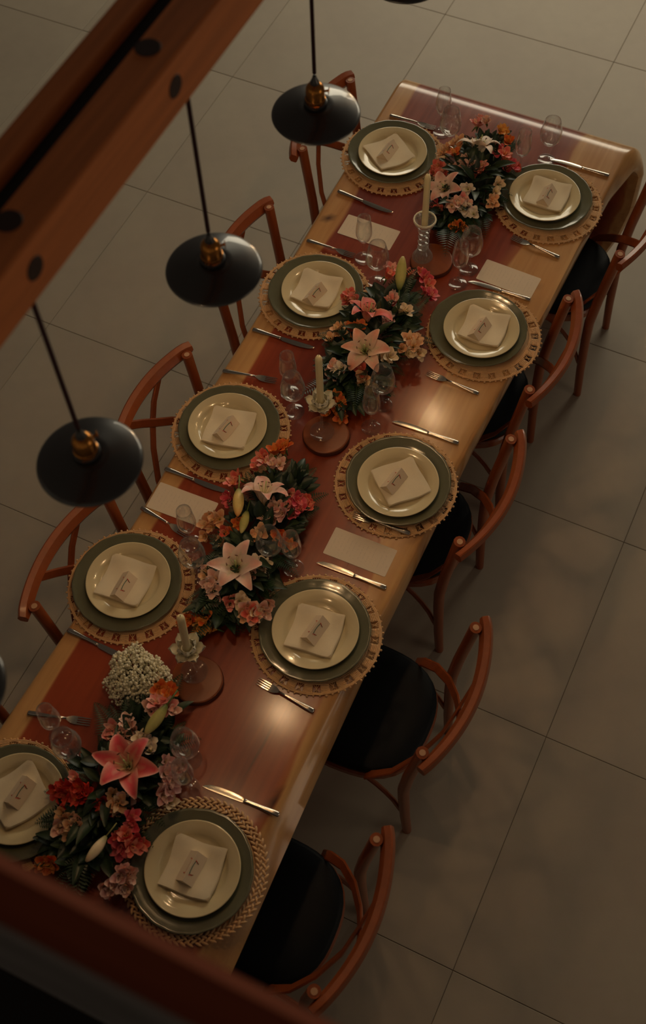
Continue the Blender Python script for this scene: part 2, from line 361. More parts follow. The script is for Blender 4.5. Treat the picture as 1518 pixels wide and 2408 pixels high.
def section(y, n=30):
    xl, xf, xs = lerp(y, XL), lerp(y, XF), lerp(y, XS)
    pts = [(xl + .018, -.086), (xl + .006, -.078), (xl, -.06), (xl, -.028), (xl + .004, -.010), (xl + .012, -.001)]
    for i in range(n + 1): pts.append((xl + .02 + (xf - .008 - xl - .02) * i / n, 0))
    pts += [(xf + .003, -.002), (xf + .16 * (xs - xf) + .006, -.010), (xf + .55 * (xs - xf) + .006, -.032), (xs, -.056), (xs - .002, -.074), (xs - .012, -.086)]
    for i in range(1, 20): pts.append((xs - .012 + (xl + .018 - xs + .012) * i / 20, -.086))
    return pts
tb = thing('dining_table', 'long live edge slab table of red and blond wood set for ten', 'table', (0, 0, 0))
def slab(path):
    mb = MB(); rings = []; cols = []
    for (y, z, ny, nz, yy) in path:            # point on outer surface, outward normal, position along the slab for the edge curves
        r = []
        for (x, t) in section(yy):
            r.append((x, y + ny * t, z + nz * t)); cols.append(wood_col(x, yy, t < -.08))
        rings.append(r)
    mb.loft(rings, cols=cols); return mb
path = [(-2.35 + .03 * k, TOP, 0, 1, -2.35 + .03 * k) for k in range(0, 124)]
path[-1] = (1.37, TOP, 0, 1, 1.37)
yb = path[-1][0]; rad = .14
for k in range(1, 15):
    a = k / 14 * PI / 2
    path.append((yb + rad * math.sin(a), TOP - rad + rad * math.cos(a), math.sin(a), math.cos(a), yb + (1.50 - yb) * k / 14))
mk('tabletop', slab(path), MT['table'], tb, sharp=50)
ye, ze = path[-1][0], path[-1][1]
leg = [(ye, ze * (1 - k / 28), 1, 0, 1.50 + (ze * k / 28)) for k in range(0, 29)]
mk('leg', slab(leg), MT['table'], tb, sharp=50)
mk('leg', slab([(-2.26, TOP - .0865 - .04 * k, 1, 0, -2.3) for k in range(0, 17)] + [(-2.26, 0, 1, 0, -2.3)]), MT['table'], tb, sharp=50)

# ================================================================== CHAIRS (front faces local +Y)
def build_chair():
    t = thing('cross_back_chair', 'x', 'chair', (0, 0, 0), 0, 'bentwood cross back chairs around the table')
    wood = MT['chair']
    # cushion, slightly domed rounded trapezoid
    def outline(s, n=40):
        o = []
        for k in range(n):
            a = 2 * PI * k / n; c, q = math.cos(a), math.sin(a)
            r = 1 / ((abs(c) ** 2.6 + abs(q) ** 2.6) ** (1 / 2.6))
            x, y = .212 * r * c * s, .212 * r * q * s
            x *= 1 + .05 * (y / .21); o.append((x, y))
        return o
    mb = MB()
    mb.loft([[(x, y, z) for x, y in outline(s)] for s, z in ((.93, .444), (.985, .448), (1.0, .458), (.985, .468), (.93, .474), (.7, .479), (.35, .481), (.02, .4815))])
    tag(mk('seat', mb, MT['seat'], t, sharp=60), 'black upholstered seat')
    mb = MB(); ro = [[(x, y, z) for x, y in outline(s)] for s, z in ((.86, .408), (.99, .406), (1.02, .412), (1.02, .436), (.99, .443), (.90, .443))]
    mb.loft(ro); mk('seat_frame', mb, wood, t, sharp=40)
    for s in (-1, 1):
        pts = [(s * .190, -.232, 0), (s * .193, -.220, .16), (s * .197, -.210, .36), (s * .200, -.208, .46), (s * .202, -.220, .60), (s * .204, -.237, .74), (s * .206, -.252, .862)]
        mk('rear_leg', MB().tube(pts, [.0155, .0170, .0185, .0190, .0185, .0180, .0185], 12), wood, t)
        mk('front_leg', MB().tube([(s * .185, .178, 0), (s * .180, .168, .2), (s * .172, .158, .41)], [.0145, .017, .018], 12), wood, t)
        # bent brace between the legs under the seat
        arc = []
        for k in range(13):
            u = k / 12; y = -.205 + .365 * u; z = .20 + .195 * math.sin(PI * u) ** .75
            arc.append((s * (.192 - .014 * u), y, z))
        mk('brace', MB().tube(arc, .0085, 8), wood, t)
        pin = MB().tube([(s * .2058, -.2512, .852), (s * .2062, -.2525, .8632)], .0095, 10)
        tag(mk('post_cap', pin, MT['plug'], t), 'pale round end of the post')
    rail = []
    for k in range(25):
        x = -.252 + .504 * k / 24
        rail.append((x, -.266 - .058 * (1 - (x / .252) ** 2), .846))
    wd = [.040] + [.052] + [.056] * 21 + [.052] + [.040]
    mk('top_rail', MB().ribbon(rail, (0, -.45, 1), wd, .030, rnd=.42), wood, t)
    for s in (-1, 1):
        d = .004 * s
        base = [(-.205, -.085, .450), (-.202, -.110, .480), (-.184, -.160, .520), (-.131, -.218, .585), (-.062, -.264, .655), (0, -.288 + d, .715), (.048, -.302 + d, .765), (.095, -.310, .810), (.122, -.312, .842)]
        P = []
        for i in range(len(base) - 1):
            for u in (0, .5): P.append(tuple(base[i][q] + (base[i + 1][q] - base[i][q]) * u for q in range(3)))
        P.append(base[-1])
        P = [(s * x, y, z) for x, y, z in P]
        wides = []
        for i in range(len(P)):
            a, b = Vector(P[max(i - 1, 0)]), Vector(P[min(i + 1, len(P) - 1)]); tg = (b - a).normalized()
            wides.append(tuple(tg.cross(Vector((0, 1, .1)))))
        mk('back_slat', MB().ribbon(P, wides, .032, .009, rnd=.4), wood, t)
    return t
ORD = ['nearest the far end', 'second from the far end', 'third from the far end', 'fourth from the far end', 'fifth from the far end']
ORD2 = ['first', 'second', 'third', 'fourth', 'fifth']
chair0 = build_chair(); index_kids(chair0)
CH = [('R', 0, .385, 1.005, 91), ('R', 1, .300, .325, 92), ('R', 2, .318, -.280, 89), ('R', 3, .468, -.945, 91), ('R', 4, .462, -1.632, 92),
      ('L', 0, -.345, 1.02, -91), ('L', 1, -.325, .300, -89), ('L', 2, -.278, -.415, -90), ('L', 3, -.238, -1.015, -91), ('L', 4, -.27, -1.70, -90)]
for k, (sd, i, x, y, a) in enumerate(CH):
    side = 'right' if sd == 'R' else 'left'
    lab = 'bentwood cross back chair with black seat, %s side, %s' % (side, ORD[i])
    if k == 0: chair0.location = (x, y, 0); chair0.rotation_euler = (0, 0, math.radians(a)); chair0['label'] = lab
    else: dup(chair0, (x, y, 0), math.radians(a), lab)

# ================================================================== PENDANT LAMPS
def build_lamp():
    t = thing('pendant_lamp', 'x', 'lamp', (0, 0, 0), 0, 'black pendant lamps hanging over the table')
    sh = MB().lathe([(.0235, .036), (.024, .0365), (.05, .028), (.08, .0185), (.108, .0075), (.1155, .003), (.117, .0), (.1155, -.003), (.1135, -.001), (.1065, .005), (.08, .0160), (.05, .0255), (.0235, .0335), (.0235, .036)], 56)
    mk('shade', sh, MT['shade'], t, sharp=70)
    tag(mk('lining', MB().lathe([(.0235, .0325), (.05, .0245), (.08, .0150), (.1065, .0040), (.1135, -.002)], 56), MT['lining'], t, sharp=70), 'pale inside of the shade')
    mk('collar', MB().lathe([(.0305, .034), (.0305, .040), (.027, .0425), (.020, .043), (.020, .034)], 32), MT['shade'], t)
    mk('socket', MB().lathe([(.0255, .043), (.0272, .046), (.0272, .051), (.025, .053), (.0245, .080), (.0225, .087), (.0165, .095), (.010, .099), (.0001, .0995)], 32), MT['brass'], t)
    sw = MB().tube([(.023, .006, .070), (.033, .009, .070)], .0032, 8); sw.add(*(lambda b: (b.v, b.f))(MB().box(.033, .0355, .001, .017, .063, .077, .001)))
    tag(mk('switch_key', sw, MT['brass'], t), 'small brass key switch')
    mk('cord_grip', MB().lathe([(.0125, .097), (.0115, .104), (.007, .113), (.0045, .122), (.0001, .123)], 20), MT['shade'], t)
    mk('cord', MB().tube([(0, 0, .115), (0, 0, .36), (0, 0, .655)], .0046, 8), MT['cord'], t)
    mk('bulb', MB().lathe([(.0001, -.030), (.016, -.026), (.026, -.012), (.027, .0), (.020, .014), (.013, .024), (.012, .0335), (.0001, .034)], 20), MT['bulb'], t)
    for ch in t.children:
        if ch.name.split('.')[0] != 'cord': ch.scale = (.893,) * 3; ch.location = ch.location * .893
    return t
LP = [(.0, .30, 2.1), (.006, -.24, 2.1), (.013, -.759, 2.1), (.023, -1.29, 2.1), (.038, -1.80, 2.1), (.0, .84, 2.1)]
LLAB = ['black enamel pendant lamp cut off by the top edge of the view', 'black enamel pendant lamp by the chair nearest the far end', 'black enamel pendant lamp beside the second plate on the left', 'largest looking black enamel pendant lamp, beside the third chair on the left', 'black pendant lamp whose rim just shows at the left edge', 'black pendant lamp farthest along the beam, above the far end of the table']
lamp0 = build_lamp(); index_kids(lamp0)
for k, p in enumerate(LP):
    if k == 0: lamp0.location = p; lamp0['label'] = LLAB[0]
    else: lm = dup(lamp0, p, .3 * k, LLAB[k])
    if k == 4:
        for ch in lm.children:
            if ch.name.startswith('bulb'): ch.data = ch.data.copy(); ch.data.materials[0] = MT['unlit']

# ================================================================== PLACE SETTINGS
SEATS = {  # side, index: plate, charger, mat, napkin centre + angle, card centre + angle
 'L1': dict(p=(-.310, .998), c=(-.315, 1.008), m=(-.307, .999), n=(-.319, .990, -36), k=(-.326, .990, -5)),
 'R1': dict(p=(.292, 1.018), c=(.297, 1.024), m=(.311, 1.013), n=(.300, 1.030, 3), k=(.300, 1.016, -2)),
 'L2': dict(p=(-.274, .270), c=(-.283, .269), m=(-.286, .264), n=(-.280, .272, 4), k=(-.276, .244, -9)),
 'R2': dict(p=(.310, .345), c=(.297, .350), m=(.322, .342), n=(.317, .357, 3), k=(.306, .335, -8)),
 'L3': dict(p=(-.296, -.374), c=(-.292, -.370), m=(-.287, -.373), n=(-.288, -.377, 11), k=(-.295, -.387, -10)),
 'R3': dict(p=(.299, -.340), c=(.295, -.328), m=(.289, -.333), n=(.306, -.334, -42), k=(.286, -.344, -11)),
 'L4': dict(p=(-.307, -1.003), c=(-.312, -1.005), m=(-.300, -1.005), n=(-.313, -1.005, 6), k=(-.309, -1.029, 1)),
 'R4': dict(p=(.282, -.911), c=(.278, -.909), m=(.285, -.912), n=(.284, -.915, 8), k=(.283, -.915, -8)),
 'L5': dict(p=(-.244, -1.720), c=(-.256, -1.735), m=(-.272, -1.749), n=(-.247, -1.711, -32), k=(-.248, -1.703, -4)),
 'R5': dict(p=(.287, -1.682), c=(.284, -1.685), m=(.288, -1.678), n=(.288, -1.680, 7), k=(.284, -1.684, 0)),
}
def where(s): return '%s place from far end, %s side' % (ORD2[int(s[1]) - 1], 'left' if s[0] == 'L' else 'right')
Z0 = TOP + .0004
def mat_meshes(chunky=False):
    rnd = random.Random(5)
    R = .200; NP = 22
    disc = MB(); wob = lambda a, r: .0008 * math.sin(9 * a) 
    disc.lathe([(.0001, .0002), (.152, .0002), (.1545, .0016), (.153, .0040), (.10, .0038), (.0001, .0036)], 72, wob)
    for rr in (.156, .1605): disc.tube([((rr + .0006 * math.sin(31 * a)) * math.cos(a), (rr + .0006 * math.sin(31 * a)) * math.sin(a), .0030 + .0008 * math.sin(47 * a)) for a in (2 * PI * k / 132 for k in range(132))], .0026, 5, closed=True)
    bd = MB()
    if chunky:
        for row, (rr, off) in enumerate(((.170, 0), (.1785, .5), (.187, 0), (.1945, .5))):
            n = 64
            for k in range(n):
                a = 2 * PI * (k + off) / n + rnd.uniform(-.008, .008); tilt = (.55 if row % 2 else -.55)
                c = Vector((rr * math.cos(a), rr * math.sin(a), .0045 + rnd.uniform(-.0006, .001))); er = Vector((math.cos(a), math.sin(a), 0)); et = Vector((-er.y, er.x, 0))
                d = (et * math.cos(tilt) + er * math.sin(tilt)) * .0105
                bd.tube([c - d, c - d * .4 + Vector((0, 0, .0012)), c + d * .4 + Vector((0, 0, .0012)), c + d], [.0016, .0040, .0040, .0016], 6)
    else:
        for k in range(NP):
            a0 = 2 * PI * k / NP
            for q in range(5):
                rr = .1655 + .0050 * q; span = 2 * PI / NP * .54
                pts = [((rr + .0008 * math.sin(u * 17 + q)) * math.cos(a0 + span * (u - .5)), (rr + .0008 * math.sin(u * 17 + q)) * math.sin(a0 + span * (u - .5)), .0030 + .0010 * math.sin(u * 15 + q * 2)) for u in (i / 6 for i in range(7))]
                bd.tube(pts, .0029, 5)
            am = a0 + PI / NP; h = 2 * PI / NP * .17
            for s1, s2 in ((-h, h), (h, -h), (0, 0)):
                bd.tube([(.163 * math.cos(am + s1), .163 * math.sin(am + s1), .0028), (.176 * math.cos(am + (s1 + s2) / 2), .176 * math.sin(am + (s1 + s2) / 2), .0034), (.189 * math.cos(am + s2), .189 * math.sin(am + s2), .0028)], .0011, 5)
        for rr in (.1895, .1935): bd.tube([((rr + .0007 * math.sin(37 * a)) * math.cos(a), (rr + .0007 * math.sin(37 * a)) * math.sin(a), .0031 + .0009 * math.sin(53 * a)) for a in (2 * PI * k / 154 for k in range(154))], .0027, 5, closed=True)
        for k in range(66):
            a = 2 * PI * k / 66; big = k % 3 == 0
            rr = .1975 + (.0015 if big else 0)
            bd.ball((rr * math.cos(a), rr * math.sin(a), .0030), .0042 if big else .0034, 6, 4, sz=.7)
    return disc.mesh('centre', MT['mat'], sharp=0), bd.mesh('lace_border', MT['mat'], sharp=0)
MATS = [mat_meshes(False), mat_meshes(True)]
def scal(a, r): return .0016 * abs(math.sin(9 * a)) * (1 if r > .14 else 0) + (.0009 * math.sin(5 * a + 1) if r > .14 else 0)
charger_me = MB().lathe([(.0001, .0035), (.09, .0035), (.108, .005), (.115, .0085), (.120, .0125), (.145, .0165), (.160, .0195), (.1655, .0212), (.167, .0200), (.165, .0180), (.145, .0135), (.120, .0085), (.110, .002), (.107, 0), (.0001, 0)], 108, scal).mesh('charger_plate', MT['charger'], sharp=0)
plate_me = MB().lathe([(.0001, .0045), (.080, .0045), (.088, .0056), (.0935, .0105), (.098, .0142), (.115, .0182), (.1265, .0210), (.1295, .0216), (.1302, .0205), (.128, .0185), (.115, .0152), (.099, .0108), (.092, .0025), (.088, .0003), (.0001, .0003)], 96).mesh('dinner_plate', MT['plate'], sharp=0)
def napkin_mesh(seed):
    r = random.Random(seed); n = 14; S = .073; mb = MB()
    def layer(z, s, ox, oy, th):
        P = []; Q = []
        for j in range(n + 1):
            for i in range(n + 1):
                u, v = i / n * 2 - 1, j / n * 2 - 1
                e = max(abs(u), abs(v)); x, y = u * s + ox, v * s + oy
                x += .0022 * math.sin(v * 3 + seed); y += .0020 * math.sin(u * 3.4 + seed * 2)
                zz = z + .0012 * math.sin(u * 4 + seed) * math.sin(v * 3.1 + 1) + .0014 * math.sin((u + v) * 3.3 + seed) * .6
                zz += .0112 * (math.hypot(x, y) / .1) ** 2
                edge = max(0, (e - .9) / .1)
                P.append((x, y, zz + th * (1 - .5 * edge))); Q.append((x, y, zz + th * .5 * edge))
        m = n + 1; f = []
        for j in range(n):
            for i in range(n):
                a = j * m + i; f.append((a, a + 1, a + m + 1, a + m)); b = a + m * m; f.append((b, b + m, b + m + 1, b + 1))
        for i in range(n):
            for a, b in ((i, i + 1), (m * n + i + 1, m * n + i)): f.append((b, a, a + m * m, b + m * m))
            for a, b in (((i + 1) * m, i * m), (i * m + n, (i + 1) * m + n)): f.append((b, a, a + m * m, b + m * m))
        mb.add(P + Q, f)
    layer(.0008, S, 0, 0, .0030); layer(.0046, S * .985, -.0012, .0010, .0030)
    return mb.mesh('napkin', MT['napkin'], sharp=60)
NAPK = [napkin_mesh(k) for k in range(3)]
# tent card: triangular prism with a bracket shaped floral print on both slopes
CW, CHH, CL = .026, .031, .043
def card_mesh():
    mb = MB(); t = .0005
    o = [(-CW, 0), (0, CHH), (CW, 0)]
    mb.loft([[(x, y, z) for x, z in o] for y in (-CL, -CL + .0008, CL - .0008, CL)])
    return mb.mesh('folded_paper', MT['card'], smooth=False)
def print_mesh():
    mb = MB(); rnd = random.Random(3)
    sl = math.hypot(CW, CHH); nx, nz = CHH / sl, CW / sl
    def P(side, u, v, h=.0004):      # u = distance down the slope from the ridge, v along the ridge
        return (side * (CW * u / sl + nx * h), v, CHH - CHH * u / sl + nz * h)
    def dab(side, u, v, ang, l, w, col):
        q = []
        for k in range(6):
            a = 2 * PI * k / 6; x, y = l * 1.35 * math.cos(a), w * 1.5 * math.sin(a)
            q.append(P(side, u + x * math.cos(ang) - y * math.sin(ang), v + x * math.sin(ang) + y * math.cos(ang), .0004 + .0001 * rnd.random()))
        mb.add(q, [tuple(range(6))], [col] * 6)
    G, T, RD, OR, PK, BR = srgb(52, 92, 62)[:3], srgb(96, 142, 138)[:3], srgb(190, 44, 40)[:3], srgb(226, 116, 58)[:3], srgb(232, 124, 116)[:3], srgb(86, 44, 40)[:3]
    for k in range(15):
        v = -.019 + .038 * k / 14; bow = .0022 * (1 - (v / .019) ** 2)
        dab(1, .0105 - bow, v, PI / 2 + .3 * (-1) ** k, .0022, .00085, G if k % 3 else T)
    for s, vv in ((1, .0205), (-1, -.0205)):
        for q in range(9):
            u = .010 + .0015 * q; dab(1, u, vv - s * .0006 * q + rnd.uniform(-.0009, .0009), rnd.uniform(-.6, .6), .0016, .0010, (PK, RD, OR, RD, BR, RD, BR, OR, G)[q])
        for q in range(6):
            u = .008 + .0014 * q; dab(-1, u, vv + rnd.uniform(-.0014, .0014), rnd.uniform(-.6, .6), .0014, .0009, (OR, PK, OR, BR, OR, PK)[q])
    for k in range(12):
        v = -.018 + .036 * k / 11; dab(-1, .0075, v, PI / 2, .0018, .0004, OR if k % 2 else BR)
    return mb.mesh('floral_print', MT['ink'], smooth=False)
card_me, print_me = card_mesh(), print_mesh()
for s, d in SEATS.items():
    w = where(s)
    m = thing('placemat', 'round beige crochet placemat, %sborder, %s' % ('chunky braided ' if s == 'R5' else 'openwork ', w), 'placemat', (d['m'][0], d['m'][1], Z0), random.uniform(0, 6), 'crochet placemats')
    md = MATS[1 if s == 'R5' else 0]; place('centre', md[0], m); place('lace_border', md[1], m)
    zc = Z0 + .0048
    tag(place('charger_plate', charger_me, None, (d['c'][0], d['c'][1], zc), (0, 0, random.uniform(0, 6))), 'sage green charger plate with wavy rim, %s' % w, 'plate', 'green charger plates')
    zp = zc + .0105
    tag(place('dinner_plate', plate_me, None, (d['p'][0], d['p'][1], zp), (0, 0, 0)), 'cream dinner plate on green charger, %s' % w, 'plate', 'cream dinner plates')
    zn = zp + .0050
    tag(place('napkin', NAPK[int(s[1]) % 3], None, (d['n'][0], d['n'][1], zn), (0, 0, math.radians(d['n'][2]))), 'folded square cream napkin on the plate, %s' % w, 'napkin', 'folded napkins on the plates')
    k = thing('tent_card', 'small folded card with floral bracket print, %s' % w, 'card', (d['k'][0], d['k'][1], zn + .0095), math.radians(d['k'][2]), 'folded cards on the napkins')
    place('folded_paper', card_me, k); place('floral_print', print_me, k)

# menu cards
def menu_mesh():
    mb = MB(); o = []
    for cx, cy, a0 in ((.1005, .0465, 0), (-.1005, .0465, 90), (-.1005, -.0465, 180), (.1005, -.0465, 270)):
        for q in range(4): a = math.radians(a0 + 30 * q); o.append((cx + .004 * math.cos(a), cy + .004 * math.sin(a)))
    mb.loft([[(x, y, z) for x, y in o] for z in (0, .0007)]); return mb.mesh('menu_card', MT['menu'], smooth=False)
menu_me = menu_mesh()
for (x, y, a, lab) in ((.308, .618, -2.0, 'white rectangular menu card between the two farthest plates, right side'), (-.236, .617, 0, 'white rectangular menu card under a glass between the two farthest plates, left side'),
                       (-.298, -.686, 2, 'white rectangular menu card between third and fourth plates, left side'), (.287, -.603, 1, 'white rectangular menu card between third and fourth plates, right side')):
    tag(place('menu_card', menu_me, None, (x, y, Z0), (0, 0, math.radians(a))), lab, 'menu', 'menu cards')

# cutlery, built along local +X from the handle end at 0
def knife_parts():
    h = MB(); secs = [(0, .0065, .0030), (.004, .0085, .0042), (.02, .0088, .0046), (.06, .0066, .0042), (.095, .0058, .0036), (.103, .0070, .0036), (.108, .0060, .0026)]
    h.loft([[(x, w * math.cos(a), .0048 + t * math.sin(a)) for a in (2 * PI * k / 10 for k in range(10))] for x, w, t in secs])
    b = MB(); bl = [(.108, -.0052, .0058), (.116, -.0085, .0066), (.15, -.0105, .0076), (.185, -.0098, .0082), (.212, -.0060, .0086), (.226, .0010, .0080), (.231, .0050, .0070)]
    b.loft([[(x, y0, .0042), (x, (y0 + y1) / 2, .0056), (x, y1, .0054), (x, y1, .0040), (x, (y0 + y1) / 2, .0036)] for x, y0, y1 in bl])
    return h.mesh('handle', MT['steel'], sharp=0), b.mesh('blade', MT['steel'], sharp=30)
def fork_parts():
    h = MB(); secs = [(0, .0060, .0026, .0035), (.004, .0082, .0036, .004), (.02, .0084, .0038, .0045), (.06, .0058, .0032, .0065), (.095, .0036, .0026, .0095), (.118, .0032, .0024, .0090)]
    h.loft([[(x, w * math.cos(a), z + t * math.sin(a)) for a in (2 * PI * k / 10 for k in range(10))] for x, w, t, z in secs])
    b = MB()
    b.loft([[(x, -w, z), (x, -w, z + .0018), (x, 0, z + .0010), (x, w, z + .0018), (x, w, z), (x, 0, z - .0008)] for x, w, z in ((.116, .0030, .0078), (.124, .0070, .0066), (.132, .0108, .0052), (.142, .0122, .0040), (.150, .0122, .0034))])
    for k in range(4):
        y = -.0102 + .0068 * k
        b.loft([[(x, y - w, z), (x, y - w, z + .0018), (x, y + w, z + .0018), (x, y + w, z)] for x, w, z in ((.148, .0020, .0034), (.165, .0017, .0034), (.182, .0014, .0046), (.191, .0007, .0062))])
    return h.mesh('handle', MT['steel'], sharp=0), b.mesh('tines', MT['steel'], sharp=30)
KP, FP = knife_parts(), fork_parts()
CUT = [('fork', 'L1', -.412, 1.206, -.222, 1.207, .0), ('knife', 'L1', -.425, .755, -.198, .735, 0), ('fork', 'L2', -.424, .487, -.234, .486, 0), ('knife', 'L2', -.416, .038, -.188, .048, 0),
       ('fork', 'L3', -.428, -.163, -.240, -.128, 0), ('knife', 'L3', -.414, -.590, -.186, -.586, 0), ('fork', 'L4', -.412, -.750, -.223, -.779, 0), ('knife', 'L4', -.400, -1.214, -.170, -1.222, 0),
       ('fork', 'L5', -.368, -1.490, -.180, -1.436, 0), ('knife', 'R1', .470, 1.239, .240, 1.233, 0), ('fork', 'R1', .438, .783, .250, .802, 0), ('knife', 'R2', .412, .556, .182, .548, 0),
       ('fork', 'R2', .398, .106, .207, .113, 0), ('knife', 'R3', .412, -.106, .182, -.112, 0), ('fork', 'R3', .404, -.484, .214, -.497, .0065), ('knife', 'R4', .412, -.686, .182, -.690, 0),
       ('fork', 'R4', .384, -1.136, .195, -1.120, 0), ('knife', 'R5', .428, -1.448, .200, -1.460, 0)]
for kind, s, x0, y0, x1, y1, dz in CUT:
    a = math.atan2(y1 - y0, x1 - x0)
    t = thing(kind, ('steel table knife beside the setting, ' if kind == 'knife' else 'steel four tined fork beside the setting, ') + where(s), kind, (x0, y0, Z0 + dz), a, 'steel knives' if kind == 'knife' else 'steel forks')
    P = KP if kind == 'knife' else FP
    place('handle', P[0], t); place('blade' if kind == 'knife' else 'tines', P[1], t)

# ================================================================== GLASSES
def wine_parts():
    bowl = MB().lathe([(.0045, .078), (.014, .0815), (.028, .092), (.0375, .108), (.0412, .126), (.0400, .145), (.0350, .168), (.0292, .193), (.0284, .1935), (.0280, .193), (.0338, .168), (.0388, .145), (.0400, .126), (.0364, .109), (.027, .0935), (.013, .084), (.0001, .0825)], 40).mesh('bowl', MT['glass'], sharp=0)
    foot = MB().lathe([(.0001, .0), (.0330, .0), (.0338, .0012), (.0325, .0024), (.018, .0040), (.0075, .0080), (.0042, .016), (.0036, .040), (.0038, .066), (.0055, .078), (.0001, .081)], 36).mesh('foot', MT['glass'], sharp=0)
    return bowl, foot
def tulip_parts():
    bowl = MB().lathe([(.0045, .086), (.012, .0905), (.022, .104), (.0285, .122), (.0298, .138), (.0282, .160), (.0248, .186), (.0234, .205), (.0227, .2055), (.0223, .205), (.0237, .186), (.0271, .160), (.0287, .138), (.0274, .1225), (.021, .106), (.011, .0935), (.0001, .092)], 36).mesh('bowl', MT['glass'], sharp=0)
    foot = MB().lathe([(.0001, .0), (.0318, .0), (.0326, .0012), (.0312, .0024), (.017, .0040), (.0072, .0085), (.0042, .018), (.0036, .045), (.0038, .074), (.0055, .086), (.0001, .090)], 36).mesh('foot', MT['glass'], sharp=0)
    return bowl, foot
WP, TP = wine_parts(), tulip_parts()
GL = [('tulip', 'L1', -.192, 1.200), ('wine', 'L1', -.132, 1.124), ('wine', 'R1', .227, 1.225), ('tulip', 'R1', .158, 1.118), ('tulip', 'L2', -.200, .494), ('wine', 'L2', -.111, .410),
      ('tulip', 'R2', .152, .523), ('wine', 'R2', .162, .601), ('tulip', 'L3', -.180, -.150), ('wine', 'L3', -.132, -.212), ('wine', 'R3', .122, -.066), ('tulip', 'R3', .126, -.165),
      ('tulip', 'L4', -.203, -.797), ('wine', 'L4', -.137, -.885), ('wine', 'R4', .055, -.752), ('tulip', 'R4', .125, -.741), ('tulip', 'L5', -.246, -1.508), ('wine', 'L5', -.168, -1.549),
      ('wine', 'R5', .128, -1.412), ('tulip', 'R5', .165, -1.488)]
for kind, s, x, y in GL:
    t = thing('wine_glass' if kind == 'wine' else 'tulip_glass', ('empty round wine glass, ' if kind == 'wine' else 'empty narrow tulip glass, ') + where(s), 'glass', (x, y, Z0), 0, 'round wine glasses' if kind == 'wine' else 'narrow tulip glasses')
    P = WP if kind == 'wine' else TP
    place('bowl', P[0], t); place('foot', P[1], t)

# ================================================================== CANDLES ON WOOD SLICES
def slice_parts(seed):
    r = random.Random(seed); ph = [r.uniform(0, 6) for _ in range(3)]
    wob = lambda a, q: q * (.018 * math.sin(2 * a + ph[0]) + .012 * math.sin(3 * a + ph[1]) + .006 * math.sin(7 * a + ph[2]))
    top = MB().lathe([(.0001, .022), (.070, .022), (.0735, .0212), (.0755, .0195)], 56, wob)
    side = MB().lathe([(.0755, .0195), (.0775, .011), (.076, .0015), (.072, 0), (.0001, 0)], 56, wob)
    return top, side
SL = [(.030, .572, 1, 'round brown wood slice under the knobbly crystal candlestick'), (.008, -.262, 2, 'round brown wood slice under the middle lotus candlestick'), (.034, -1.196, 3, 'round brown wood slice under the nearest lotus candlestick')]
for x, y, sd, lab in SL:
    t = thing('wood_slice', lab, 'wood slice', (x, y, Z0), sd, 'wood slices')
    a, b = slice_parts(sd); mk('face', a, MT['slice'], t); mk('bark_edge', b, MT['bark'], t)
ZS = Z0 + .0222
# crystal column holder
t = thing('crystal_candlestick', 'knobbly clear crystal column candlestick nearest the far end', 'candlestick', (-.004, .569, ZS), 0, 'candlesticks')
mk('foot', MB().lathe([(.0001, 0), (.036, 0), (.0375, .003), (.036, .008), (.029, .022), (.022, .036), (.018, .040), (.0001, .041)], 16), MT['crystal'], t, sharp=25)
kn = MB()
for k, (z, r) in enumerate(((.054, .0195), (.080, .0195), (.106, .019), (.132, .0205))):
    r *= 1.1; kn.lathe([(.008, z - .0135), (r * .8, z - .010), (r, z), (r * .8, z + .010), (.008, z + .0135)], 9, caps=True)
mk('column', kn, MT['crystal'], t, sharp=20)
mk('cup', MB().lathe([(.0001, .146), (.016, .147), (.026, .156), (.035, .170), (.0395, .182), (.0395, .188), (.036, .190), (.0325, .186), (.024, .170), (.0125, .168), (.0125, .160), (.0001, .160)], 18), MT['crystal'], t, sharp=30)
tag(mk('cup_rim', MB().lathe([(.0395, .183), (.0412, .187), (.0395, .191), (.036, .191), (.0345, .187)], 18), MT['lotus'], t, sharp=25), 'sparkling faceted rim')
